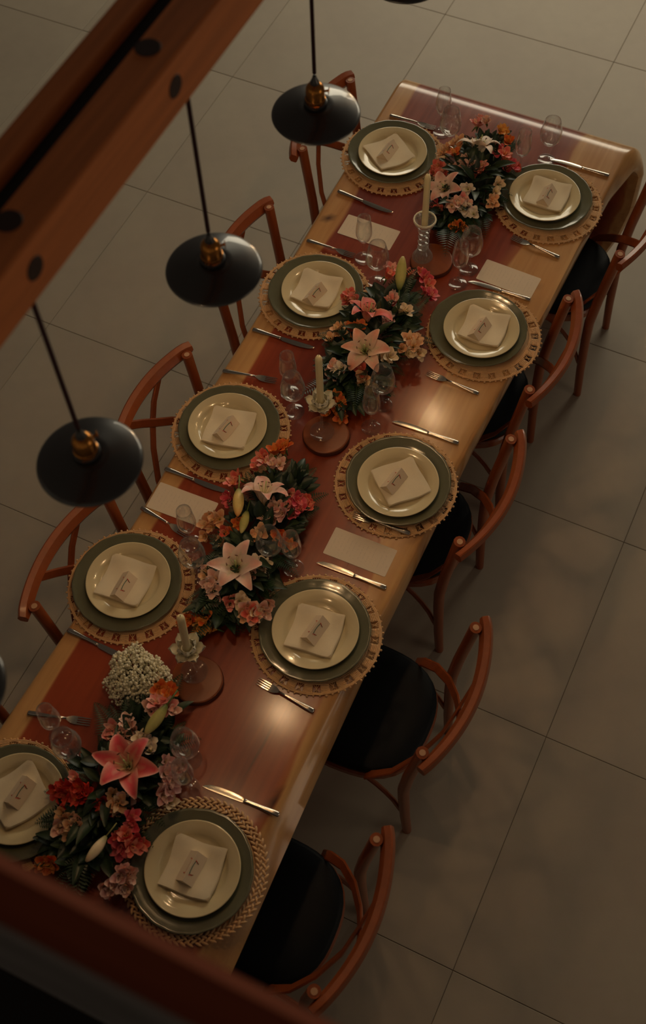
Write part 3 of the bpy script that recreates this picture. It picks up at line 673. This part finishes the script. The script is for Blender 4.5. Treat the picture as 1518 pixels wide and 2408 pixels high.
def lotus(x, y, lab, spin):
    t = thing('lotus_candlestick', lab, 'candlestick', (x, y, ZS), spin, 'candlesticks')
    mk('foot', MB().lathe([(.0001, 0), (.0390, 0), (.0400, .0014), (.0385, .0030), (.02, .0050), (.009, .011), (.0055, .022), (.0046, .07), (.0050, .120), (.009, .140), (.0001, .142)], 40), MT['glass'], t, sharp=0)
    def lp(L, W, th0, th1):
        mb = MB(); P = []; f = []; nu, nv = 7, 5
        r0, z0 = .008, .142
        r, z = r0, z0
        for i in range(nu):
            u = i / (nu - 1); a = math.radians(th0 + (th1 - th0) * u); w = W * (.25 + .75 * math.sin(PI * min(1, u * .78 + .12)) ** .8) * (1 if u < .95 else .25)
            if i: r += math.sin(a) * L / (nu - 1); z += math.cos(a) * L / (nu - 1)
            for j in range(nv):
                v = j / (nv - 1) * 2 - 1; c = .010 * v * v * (1 - .3 * u)
                P.append((r - math.cos(a) * c, v * w, z + math.sin(a) * c))
        th = .0022; Q = [(p[0] + th * .4, p[1], p[2] - th) for p in P]; m = len(P)
        for i in range(nu - 1):
            for j in range(nv - 1):
                a = i * nv + j; f += [(a, a + nv, a + nv + 1, a + 1), (a + m, a + m + 1, a + m + nv + 1, a + m + nv)]
        for i in range(nu - 1):
            for a, b in ((i * nv, (i + 1) * nv), ((i + 1) * nv + nv - 1, i * nv + nv - 1)): f.append((a, b, b + m, a + m))
        for j in range(nv - 1):
            for a, b in ((j + 1, j), ((nu - 1) * nv + j, (nu - 1) * nv + j + 1)): f.append((a, b, b + m, a + m))
        mb.add(P, []); mb.add(Q, f and [tuple(x for x in q) for q in []]); 
        mb.f = [tuple(q) for q in f]
        return mb.mesh('glass_petal', MT['lotus'], sharp=0)
    outer, inner = lp(.044, .0150, 74, 40), lp(.040, .0120, 48, 8)
    for k in range(6): place('glass_petal', outer, t, (0, 0, -.03), (0, 0, k * PI / 3), 1.22)
    for k in range(6): place('glass_petal', inner, t, (0, 0, -.027), (0, 0, k * PI / 3 + PI / 6), 1.22)
    mk('cup', MB().lathe([(.0001, .138), (.009, .139), (.0155, .146), (.017, .158), (.0165, .172), (.0135, .172), (.0120, .160), (.0001, .157)], 20), MT['lotus'], t, sharp=40)
lotus(-.007, -.260, 'glass lotus candlestick on the middle wood slice', .2); lotus(.016, -1.178, 'glass lotus candlestick on the nearest wood slice', .5)
def candle(x, y, z, h, lab, lean=(0, 0)):
    t = thing('candle', lab, 'candle', (x, y, z), 0, 'unlit taper candles'); t.rotation_euler = (lean[0], lean[1], 0)
    mk('wax', MB().lathe([(.0001, 0), (.0112, 0), (.0112, h - .020), (.0106, h - .012), (.0070, h - .003), (.0025, h), (.0001, h)], 24), MT['wax'], t, sharp=50)
    mk('wick', MB().tube([(0, 0, h - .002), (.0008, .0004, h + .006)], .0010, 5), MT['wick'], t)
candle(-.004, .569, ZS + .1605, .235, 'unlit cream taper candle in the crystal column candlestick')
candle(-.007, -.260, ZS + .158, .245, 'unlit cream taper candle in the middle lotus candlestick')
candle(.016, -1.178, ZS + .158, .245, 'unlit cream taper candle in the nearest lotus candlestick', (.02, .06))

# ================================================================== FLOWERS
FLOWERS = {
 'A': [
  ('lily_cream',0.002,1.087,0.12,(-0.1,0.55,0.8),1.12),('lily_blush',-0.041,0.841,0.1,(-0.2,-0.35,0.9),0.9),('peach',-0.1,1.065,0.1),
  ('peach',-0.083,1.092,0.09),('orange',-0.073,1.024,0.1),('pink',-0.06,1.204,0.1),('blush',-0.024,1.218,0.11),('pink',-0.054,1.234,0.09),
  ('yellow',0.044,1.196,0.11),('orange',0.088,1.161,0.1),('coral',0.099,1.097,0.1),('magenta',0.061,1.119,0.08),('coral',0.108,1.091,0.08),
  ('magenta',0.145,1.058,0.09),('magenta',0.124,1.054,0.07),('coral',0.16,1.07,0.07),('coral',-0.108,0.946,0.09),('pink',-0.079,0.934,0.09),
  ('coral',-0.114,0.932,0.07),('coral',-0.081,0.916,0.08),('blush',-0.025,1.007,0.1),('blush',0.008,0.988,0.11),('blush',-0.029,0.988,0.09),
  ('pink',0.042,1.008,0.1),('coral',0.04,0.999,0.08),('peach',-0.057,0.956,0.08),('white',0.039,0.873,0.1),('white',0.06,0.79,0.09),
  ('white',0.098,0.788,0.08),('blush',0.034,0.797,0.1),('blush',0.017,0.782,0.09),('pink',0.044,0.821,0.09),('magenta',-0.048,0.785,0.06),
  ('magenta',-0.055,0.763,0.05),('coral',-0.031,0.774,0.06),('cream',0.135,0.912,0.09),('cream',0.128,0.962,0.08),('peach',0.136,0.884,0.08),
  ('orange',0.057,0.72,0.03),('orange',0.073,0.738,0.03),('blush',0.067,0.813,0.09),('peach',-0.108,1.037,0.09),
 ],
 'B': [
  ('lily_coral',-0.044,0.196,0.12,(0,0.45,0.85),1.05),('lily_peach',0.009,0.034,0.13,(0.05,-0.35,0.93),1.1),
  ('bud_green',-0.011,0.388,0.12,(-0.25,0.8,0.5),1.25),('coral',-0.143,0.252,0.1),('coral',-0.151,0.233,0.09),('pink',-0.12,0.238,0.1),
  ('orange',-0.053,0.136,0.1),('orange',-0.071,0.131,0.09),('peach',-0.124,0.108,0.08),('peach',-0.129,0.068,0.07),('peach',-0.107,0.099,0.08),
  ('orange',-0.072,0.084,0.07),('pink',-0.006,0.278,0.1),('blush',-0.001,0.291,0.1),('mauve',0.01,0.189,0.09),('mauve',0.018,0.213,0.09),
  ('mauve',0.03,0.161,0.08),('cream',0.043,0.265,0.09),('cream',0.062,0.267,0.09),('peach',0.113,0.115,0.09),('cream',0.141,0.104,0.09),
  ('peach',0.146,0.133,0.1),('cream',0.172,0.122,0.09),('peach',0.121,0.155,0.1),('peach',0.143,0.163,0.09),('cream',0.092,0.063,0.1),
  ('cream',0.082,0.054,0.09),('blush',-0.067,-0.044,0.09),('white',-0.036,-0.052,0.1),('blush',-0.067,-0.063,0.08),('blush',-0.04,-0.062,0.08),
  ('mauve',-0.051,-0.073,0.07),('peach',0.036,-0.041,0.08),('coral',0.024,-0.023,0.09),('cream',0.049,-0.052,0.06),('magenta',0.053,0.458,0.06),
  ('coral',0.078,0.431,0.06),('magenta',0.104,0.396,0.06),('coral',0.032,0.47,0.06),('magenta',0.08,0.402,0.06),('pink',-0.063,0.433,0.08),
  ('coral',-0.061,0.398,0.08),('orange',-0.019,-0.141,0.06),('orange',0.009,-0.151,0.06),('orange',0.004,-0.173,0.03),('orange',-0.017,-0.196,0.03),
  ('orange',0.029,-0.188,0.03),('coral',-0.012,0.46,0.05),
 ],
 'C': [
  ('lily_blush',-0.046,-0.584,0.12,(-0.15,0.6,0.8),1.05),('lily_white',-0.004,-0.861,0.13,(0.0,-0.1,1),1.15),
  ('bud_yellow',-0.094,-0.667,0.13,(0.42,-0.85,0.15),1.15),('bud_green',-0.056,-0.706,0.1,(0.25,-0.9,0.1),0.9),('orange',-0.094,-0.398,0.07),
  ('orange',-0.084,-0.377,0.06),('orange',-0.1,-0.415,0.07),('pink',-0.103,-0.475,0.09),('coral',-0.125,-0.464,0.08),('blush',-0.072,-0.483,0.1),
  ('coral',-0.123,-0.503,0.08),('coral',-0.163,-0.582,0.08),('coral',-0.159,-0.566,0.08),('magenta',-0.161,-0.628,0.06),
  ('magenta',-0.144,-0.641,0.06),('peach',-0.159,-0.725,0.07),('peach',-0.178,-0.741,0.06),('peach',-0.147,-0.713,0.07),('peach',-0.157,-0.744,0.06),
  ('orange',-0.072,-0.714,0.1),('magenta',0.047,-0.573,0.09),('magenta',0.075,-0.585,0.09),('pink',0.032,-0.597,0.09),('pink',0.024,-0.55,0.09),
  ('coral',0.068,-0.54,0.08),('magenta',0.06,-0.607,0.08),('coral',0.084,-0.56,0.07),('magenta',0.056,-0.562,0.1),('blush',0.006,-0.609,0.09),
  ('blush',-0.011,-0.656,0.09),('blush',0.012,-0.653,0.08),('mauve',0.028,-0.624,0.09),('orange',0.057,-0.698,0.08),('orange',0.078,-0.711,0.08),
  ('peach',-0.002,-0.705,0.08),('peach',-0.015,-0.722,0.07),('orange',-0.082,-0.744,0.07),('blush',-0.082,-0.89,0.09),('peach',-0.082,-0.912,0.09),
  ('blush',-0.058,-0.938,0.1),('blush',-0.048,-0.912,0.1),('white',0.034,-0.808,0.09),('white',0.055,-0.817,0.08),('blush',0.039,-0.846,0.09),
  ('cream',0.057,-0.8,0.08),('mauve',-0.026,-0.954,0.07),('mauve',-0.031,-0.966,0.06),('pink',0.027,-0.962,0.08),('cream',0.054,-0.944,0.09),
  ('blush',0.084,-0.957,0.09),('cream',0.109,-0.956,0.09),('blush',0.124,-0.941,0.09),('blush',0.112,-0.969,0.08),('coral',0.101,-0.967,0.09),
  ('blush',0.13,-0.915,0.08),('peach',0.083,-0.975,0.08),('orange',-0.031,-1.025,0.06),('yellow',-0.027,-1.051,0.05),('yellow',-0.013,-1.034,0.05),
  ('orange',-0.071,-1.046,0.03),('orange',-0.081,-1.063,0.03),('peach',-0.159,-0.782,0.06),('peach',-0.097,-0.784,0.07),('coral',-0.103,-0.746,0.07),
 ],
 'D': [
  ('lily_pink',0.009,-1.53,0.14,(-0.02,-0.1,1),1.28),('bud_green',0.021,-1.383,0.13,(-0.08,-0.95,0.12),1.1),
  ('bud_white',0.051,-1.76,0.12,(-0.12,-0.95,0.15),0.9),('pink',-0.089,-1.445,0.09),('blush',-0.052,-1.423,0.1),('blush',-0.053,-1.45,0.1),
  ('pink',-0.09,-1.464,0.08),('blush',-0.037,-1.429,0.09),('white',0.021,-1.443,0.1),('white',0.039,-1.458,0.1),('cream',0.004,-1.437,0.1),
  ('orange',-0.025,-1.289,0.1),('orange',0.004,-1.303,0.1),('orange',0.006,-1.28,0.09),('pink',-0.011,-1.329,0.11),('pink',0.022,-1.327,0.11),
  ('blush',0.04,-1.331,0.1),('blush',-0.021,-1.346,0.1),('red',-0.105,-1.648,0.09),('red',-0.084,-1.632,0.1),('red',-0.113,-1.668,0.09),
  ('red',-0.065,-1.635,0.09),('red',-0.093,-1.678,0.08),('red',-0.075,-1.664,0.1),('red',-0.131,-1.647,0.08),('pink',-0.11,-1.614,0.09),
  ('red',-0.007,-1.642,0.09),('red',-0.008,-1.661,0.08),('red',0.008,-1.653,0.08),('peach',0.01,-1.611,0.1),('peach',0.035,-1.625,0.1),
  ('blush',0.041,-1.609,0.09),('blush',0.025,-1.632,0.08),('mauve',0.113,-1.498,0.1),('mauve',0.139,-1.524,0.09),('mauve',0.135,-1.552,0.09),
  ('mauve',0.127,-1.474,0.09),('mauve',0.138,-1.508,0.1),('mauve',0.095,-1.465,0.09),('cream',0.154,-1.556,0.07),('peach',-0.077,-1.726,0.09),
  ('peach',-0.046,-1.733,0.09),('blush',-0.083,-1.747,0.08),('peach',-0.05,-1.753,0.08),('blush',-0.043,-1.712,0.09),('peach',-0.096,-1.711,0.08),
  ('magenta',0.084,-1.638,0.09),('magenta',0.093,-1.662,0.09),('magenta',0.1,-1.715,0.09),('coral',0.126,-1.711,0.09),('magenta',0.079,-1.708,0.09),
  ('coral',0.098,-1.693,0.1),('magenta',0.124,-1.688,0.08),('magenta',0.1,-1.73,0.08),('coral',0.138,-1.691,0.07),('orange',-0.051,-1.842,0.07),
  ('orange',-0.067,-1.841,0.07),('blush',0.124,-1.811,0.08),('mauve',0.136,-1.79,0.09),('blush',0.143,-1.772,0.08),('mauve',0.123,-1.828,0.07),
  ('blush',0.15,-1.803,0.07),
 ],
}

def mixc(a, b, t): t = max(0, min(1, t)); return tuple(a[i] + (b[i] - a[i]) * t for i in range(3))
def S(*c): return srgb(*c)[:3]
def petal(mb, L, W, th0, th1, p=1.2, nu=6, nv=4, cup=.3, az=0, r0=0, z0=0, colf=None, wp=.85, tip=.05, ruffle=0, ph=0):
    P = []; C = []; f = []; r, z = r0, z0
    for i in range(nu + 1):
        u = i / nu; a = math.radians(th0 + (th1 - th0) * u ** p)
        if i: r += math.sin(a) * L / nu; z += math.cos(a) * L / nu
        w = W * max(tip if i == nu else .18, math.sin(PI * min(1, (u * .90 + .06)) ** wp))
        for j in range(nv + 1):
            v = j / nv * 2 - 1; c = cup * w * v * v + ruffle * w * abs(v) * math.sin(u * 14 + ph + v * 2)
            x, y, zz = r - math.cos(a) * c, v * w, z + math.sin(a) * c
            P.append((x * math.cos(az) - y * math.sin(az), x * math.sin(az) + y * math.cos(az), zz)); C.append(colf(u, v) if colf else (1, 1, 1))
    m = nv + 1
    for i in range(nu):
        for j in range(nv): a = i * m + j; f.append((a, a + m, a + m + 1, a + 1))
    mb.add(P, f, C)
LILY = {'lily_cream': (S(246, 226, 206), S(244, 206, 190), S(206, 204, 140)), 'lily_blush': (S(250, 222, 206), S(236, 146, 128), S(222, 196, 150)), 'lily_coral': (S(248, 176, 156), S(226, 92, 88), S(226, 150, 120)),
        'lily_peach': (S(252, 220, 196), S(244, 160, 132), S(206, 206, 150)), 'lily_white': (S(252, 228, 212), S(242, 166, 150), S(200, 204, 150)), 'lily_pink': (S(248, 184, 166), S(226, 72, 82), S(226, 196, 160))}
def lily_meshes(kind):
    edge, mid, thr = LILY[kind]
    strong = {'lily_pink': 1.0, 'lily_coral': .95, 'lily_peach': .75, 'lily_blush': .6, 'lily_white': .55, 'lily_cream': .25}[kind]
    def cf(u, v):
        e = max(abs(v) ** 2.4, (u - .90) / .12 if u > .90 else 0)
        if strong > .85:
            c = mixc(thr, mid, (u - .22) / .30); c = mixc(c, edge, e * .95)
        else:
            c = mixc(mixc(thr, edge, (u - .10) / .25), mid, strong * 1.25 * (u - .42) / .38); c = mixc(c, edge, e * .8)
        if abs(v) < .14 and u < .7: c = mixc(c, thr, .35)
        return c
    out = []
    for W, t1 in ((.0270, 104), (.0210, 138), (.0265, 128), (.0205, 112)):
        mb = MB(); petal(mb, .100, W, 16, t1, 1.7, 10, 6, .30, colf=cf, wp=.95, r0=.004, z0=.0, ruffle=.08, tip=.10); out.append(mb.mesh('petal', MT['petal'], sharp=0))
    th = MB().lathe([(.0015, -.022), (.0045, -.016), (.0060, 0), (.010, .020), (.0085, .022), (.004, .004), (.0001, .002)], 12, col=mixc(thr, S(120, 150, 80), .4))
    st = MB()
    for k in range(6):
        a = k * PI / 3 + .3; pts = [(.002 * math.cos(a), .002 * math.sin(a), .004), (.009 * math.cos(a), .009 * math.sin(a), .034), (.020 * math.cos(a), .020 * math.sin(a), .060)]
        st.tube(pts, .0008, 5, col=S(196, 204, 140)); e = Vector(pts[-1]); d = Vector((-math.sin(a), math.cos(a), 0)) * .0045
        st.tube([e - d, e, e + d], [.0008, .0017, .0008], 6, col=S(120, 62, 34))
    st.tube([(0, 0, .004), (.001, 0, .04), (.003, .001, .070)], [.0012, .0012, .0022], 6, col=S(186, 200, 130))
    return th.mesh('lily', MT['petal'], sharp=0), out, st.mesh('stamens', MT['petal'], sharp=0)
BL = {'pink': (S(242, 136, 130), S(250, 186, 170), S(240, 206, 150)), 'coral': (S(230, 88, 76), S(244, 150, 126), S(244, 190, 120)), 'magenta': (S(214, 58, 84), S(238, 120, 124), S(240, 170, 130)), 'red': (S(204, 40, 36), S(226, 82, 62), S(224, 130, 60)),
      'orange': (S(226, 92, 36), S(240, 146, 66), S(232, 176, 70)), 'yellow': (S(232, 146, 52), S(244, 184, 96), S(236, 196, 90)), 'peach': (S(244, 178, 128), S(250, 212, 170), S(238, 196, 120)), 'cream': (S(244, 216, 176), S(248, 228, 196), S(226, 206, 140)),
      'white': (S(248, 228, 204), S(252, 238, 220), S(216, 210, 150)), 'blush': (S(246, 184, 164), S(252, 216, 198), S(240, 206, 150)), 'mauve': (S(218, 154, 150), S(240, 200, 192), S(226, 196, 160))}
def blossom_mesh(kind, var):
    a_, b_, t_ = BL[kind]; r = random.Random(sum(map(ord, kind)) % 97 + var * 7); mb = MB()
    op = (58, 74, 42)[var]
    def co(u, v): return mixc(mixc(t_, a_, u / .35), b_, max(abs(v) ** 2 * .8, (u - .75) * 3 if u > .75 else 0))
    def ci(u, v):
        c = mixc(t_, b_, u / .4)
        if u > .35 and abs(v) < .5 and r.random() < .4: c = mixc(c, S(110, 30, 36), .6)
        return c
    L = .036
    for k in range(3):
        petal(mb, L * r.uniform(.92, 1.08), .0125, 14, op + r.uniform(-10, 14), 1.1, 5, 4, .25, k * 2 * PI / 3 + r.uniform(-.1, .1), .0015, 0, co, wp=1.25, tip=.35, ruffle=.12, ph=k)
    for k in range(3):
        petal(mb, L * .95 * r.uniform(.92, 1.08), .0078, 10, op - 8 + r.uniform(-8, 10), 1.2, 5, 2, .3, k * 2 * PI / 3 + PI / 3 + r.uniform(-.1, .1), .0015, .001, ci, wp=1.1, tip=.25)
    for k in range(4):
        a = k * PI / 2 + r.random(); mb.tube([(0, 0, .004), (.006 * math.cos(a), .006 * math.sin(a), .026)], [.0006, .0007], 4, col=t_)
    mb.tube([(0, 0, -.022), (0, 0, -.006), (0, 0, .004)], [.0012, .0030, .0024], 6, col=S(90, 120, 60))
    return mb.mesh('blossom', MT['petal'], sharp=0)
BLM = {k: [blossom_mesh(k, v) for v in range(3)] for k in BL}
def bud_mesh(kind):
    base, tipc, st = {'bud_green': (S(196, 190, 110), S(220, 206, 140), S(96, 120, 56)), 'bud_yellow': (S(222, 196, 120), S(236, 170, 96), S(120, 130, 66)), 'bud_white': (S(246, 222, 182), S(240, 200, 160), S(150, 150, 90))}[kind]
    mb = MB(); rings = []; cols = []
    for i in range(13):
        u = i / 12; rr = .0016 + .0135 * math.sin(PI * min(1, .06 + u * .90)) ** .8 * (1 if u < .97 else .6)
        for k in range(12):
            a = 2 * PI * k / 12; q = rr * (1 + .11 * math.cos(3 * a)); cols.append(mixc(mixc(st, base, u / .3), tipc, (u - .75) / .25))
            rings.append((q * math.cos(a), q * math.sin(a), u * .092))
    mb.loft([rings[i * 12:(i + 1) * 12] for i in range(13)], cols=cols)
    mb.tube([(0, 0, -.05), (0, 0, .002)], .0022, 6, col=st)
    return mb.mesh('lily_bud', MT['petal'], sharp=0)
BUD = {k: bud_mesh(k) for k in ('bud_green', 'bud_yellow', 'bud_white')}
LM = {k: lily_meshes(k) for k in LILY}
def leaf_mesh(L, W, droop, col, rib):
    mb = MB(); petal(mb, L, W, 62, 62 + droop, 1.0, 7, 4, .35, colf=lambda u, v: mixc(col, rib, .55 if abs(v) < .1 else .0 + .15 * u), wp=.9, tip=.03)
    return mb.mesh('leaf', MT['leaf'], sharp=0)
LEAF = [leaf_mesh(.085, .019, 40, S(26, 46, 30), S(54, 76, 46)), leaf_mesh(.070, .024, 30, S(20, 38, 28), S(44, 66, 42)), leaf_mesh(.100, .016, 55, S(32, 52, 32), S(64, 82, 50)), leaf_mesh(.060, .014, 20, S(40, 58, 36), S(74, 90, 54))]
def fern_mesh(L, droop, col):
    mb = MB(); n = 17; r, z = .0, .0; pts = []
    for i in range(n + 1):
        u = i / n; a = math.radians(52 + droop * u)
        if i: r += math.sin(a) * L / n; z += math.cos(a) * L / n
        pts.append((r, 0, z))
    mb.tube(pts, [.0014 * (1 - .7 * i / n) for i in range(n + 1)], 4, col=S(52, 66, 34))
    for i in range(2, n + 1):
        u = i / n; ll = L * .36 * (1 - u) ** .75 + .006; x, _, z = pts[i]
        for s in (-1, 1):
            sw = .42; q = [(x, 0, z), (x + ll * .35 * sw + .004, s * ll * .35, z + .002), (x + ll * sw * .7, s * ll * .7, z), (x + ll * sw, s * ll, z - .004), (x + ll * sw * .55, s * ll * .72, z - .001), (x + ll * sw * .15, s * ll * .36, z)]
            mb.add(q, [(0, 1, 5), (1, 2, 4, 5), (2, 3, 4)], [mixc(col, S(60, 90, 50), random.random() * .35)] * 6)
    return mb.mesh('fern_frond', MT['leaf'], sharp=0)
FERN = [fern_mesh(.15, 50, S(30, 56, 32)), fern_mesh(.12, 36, S(36, 64, 38)), fern_mesh(.17, 62, S(26, 50, 30))]
def aim(d, spin):
    q = Vector((0, 0, 1)).rotation_difference(Vector(d).normalized()) @ Quaternion((0, 0, 1), spin)
    return q.to_euler()
ARR = {'A': (.030, .955, .115, .30, 'low flower arrangement with cream lily at the far end of the table'), 'B': (-.005, .110, .125, .33, 'low flower arrangement with coral and peach lilies, second from the far end'),
       'C': (-.005, -.745, .115, .36, 'low flower arrangement with pink and white lilies, third from the far end'), 'D': (-.015, -1.575, .125, .33, 'low flower arrangement with one large pink lily, nearest the gallery rail')}
for nm, (cx, cy, rx, ry, lab) in ARR.items():
    rnd = random.Random(ord(nm))
    t = thing('floral_arrangement', lab, 'flowers', (cx, cy, Z0), 0, 'flower arrangements along the table centre')
    fb = MB().box(-.045, .045, -ry * .68, ry * .68, 0, .045, .008); tag(mk('foam_base', fb, MT['foam'], t), 'dark green foam hidden under the leaves')
    for kind, x, y, h, *ex in FLOWERS[nm]:
        lx, ly = x - cx, y - cy
        if kind.startswith('lily'):
            ax, sc = ex; th, pe, st = LM[kind]
            d = Vector(ax).normalized(); loc = Vector((lx, ly, h)) - d * .045 * sc
            l = place('lily', th, t, loc, aim(ax, rnd.uniform(0, 1) if kind != 'lily_pink' else .2), sc)
            for k in range(6): place('petal', pe[(k % 2) + 2 * rnd.randrange(2)], l, (0, 0, 0), (rnd.uniform(-.10, .10), rnd.uniform(-.12, .12), k * PI / 3 + rnd.uniform(-.10, .10)), rnd.uniform(.9, 1.06))
            place('stamens', st, l)
            tag(l, {'lily_cream': 'large cream lily', 'lily_blush': 'blush pink lily', 'lily_coral': 'coral pink lily', 'lily_peach': 'white and peach lily', 'lily_white': 'white and pink lily', 'lily_pink': 'large deep pink lily with pale edges'}[kind])
        elif kind.startswith('bud'):
            ax, sc = ex; d = Vector(ax).normalized()
            tag(place('lily_bud', BUD[kind], t, Vector((lx, ly, h)) - d * .046 * sc, aim(ax, rnd.random() * 6), sc), 'closed pale lily bud')
        else:
            d = Vector((lx * 2.6 + rnd.uniform(-.35, .35) + .05, ly * .9 + rnd.uniform(-.4, .3) - .15, .75)); d.normalize()
            sc = rnd.uniform(.95, 1.22)
            place('blossom', BLM[kind][rnd.randrange(3)], t, Vector((lx, ly, h - .004)) - d * .018 * sc, aim(d, rnd.random() * 6), sc)
            if rnd.random() < .45:
                d2 = (d + Vector((rnd.uniform(-.6, .6), rnd.uniform(-.6, .6), 0))).normalized()
                place('blossom', BLM[kind][rnd.randrange(3)], t, Vector((lx + rnd.uniform(-.022, .022), ly + rnd.uniform(-.022, .022), h - .014)) - d2 * .018, aim(d2, rnd.random() * 6), rnd.uniform(.85, 1.1))
    # leaves: an inner layer filling the middle, an outer layer lying towards the table
    for k in range(155):
        a = rnd.uniform(0, 2 * PI); q = math.sqrt(rnd.random()) * .92
        lx, ly = rx * .80 * q * math.cos(a), ry * .90 * q * math.sin(a)
        az = math.atan2(ly * .35, lx) + rnd.uniform(-.9, .9) if q > .15 else rnd.uniform(0, 6)
        place('leaf', LEAF[rnd.randrange(4)], t, (lx, ly, .020 + .050 * (1 - q * q) + rnd.uniform(-.012, .012)), (rnd.uniform(-.3, .3), rnd.uniform(-.5, .15) - .3 * (1 - q), az), rnd.uniform(.7, 1.05))
    for k in range(38):
        a = 2 * PI * k / 38 + rnd.uniform(-.12, .12); q = rnd.uniform(.42, .74)
        lx, ly = rx * q * math.cos(a), ry * q * math.sin(a)
        az = math.atan2(ly * .6, lx) + rnd.uniform(-.4, .4)
        side = abs(math.cos(a))
        place('fern_frond', FERN[rnd.randrange(3)], t, (lx, ly, .028 + rnd.uniform(0, .02)), (rnd.uniform(-.25, .25), rnd.uniform(-.05, .22), az), rnd.uniform(.75, 1.05) * (1 - .28 * side))

    # nothing may dip into the table
    for ch in t.children:
        if ch.name.split('.')[0] in ('leaf', 'fern_frond', 'blossom'):
            mm = Matrix.LocRotScale(ch.location, ch.rotation_euler, ch.scale)
            lo = min((mm @ v.co).z for v in ch.data.vertices)
            if lo < .003: ch.location.z += .003 - lo

# baby's breath
g = thing('babys_breath', 'fluffy bunch of tiny white flowers beside the nearest candlestick', 'flowers', (-.118, -1.272, Z0))
rnd = random.Random(77); st = MB(); bl = MB()
for k in range(1300):
    a = rnd.uniform(0, 2 * PI); e = rnd.random() ** .5; R = .096 * rnd.uniform(.9, 1.08)
    ph = rnd.uniform(0, 1)
    R *= 1 + .12 * math.sin(3 * a + 1) + .07 * math.sin(7 * a); x, y = R * 1.02 * e * math.cos(a), R * .92 * e * math.sin(a); z = .028 + .080 * math.sqrt(max(0, 1 - e * e)) * rnd.uniform(.45, 1.0) + rnd.uniform(-.006, .012)
    c = mixc(S(226, 218, 186), S(250, 242, 214), rnd.random()); rr = rnd.uniform(.0024, .0062)
    bl.ball((x, y, z), rr, 6, 3, col=c, sz=.8)
    if k % 4 == 0: st.tube([(x * .15, y * .15 - .01, .006), (x * .7, y * .7, z * .6), (x, y, z)], .0007, 4, col=S(92, 104, 66))
tag(mk('blossoms', bl, MT['gyp'], g, sharp=0), 'tiny white blossoms', kind='stuff')
mk('stems', st, MT['leaf'], g)
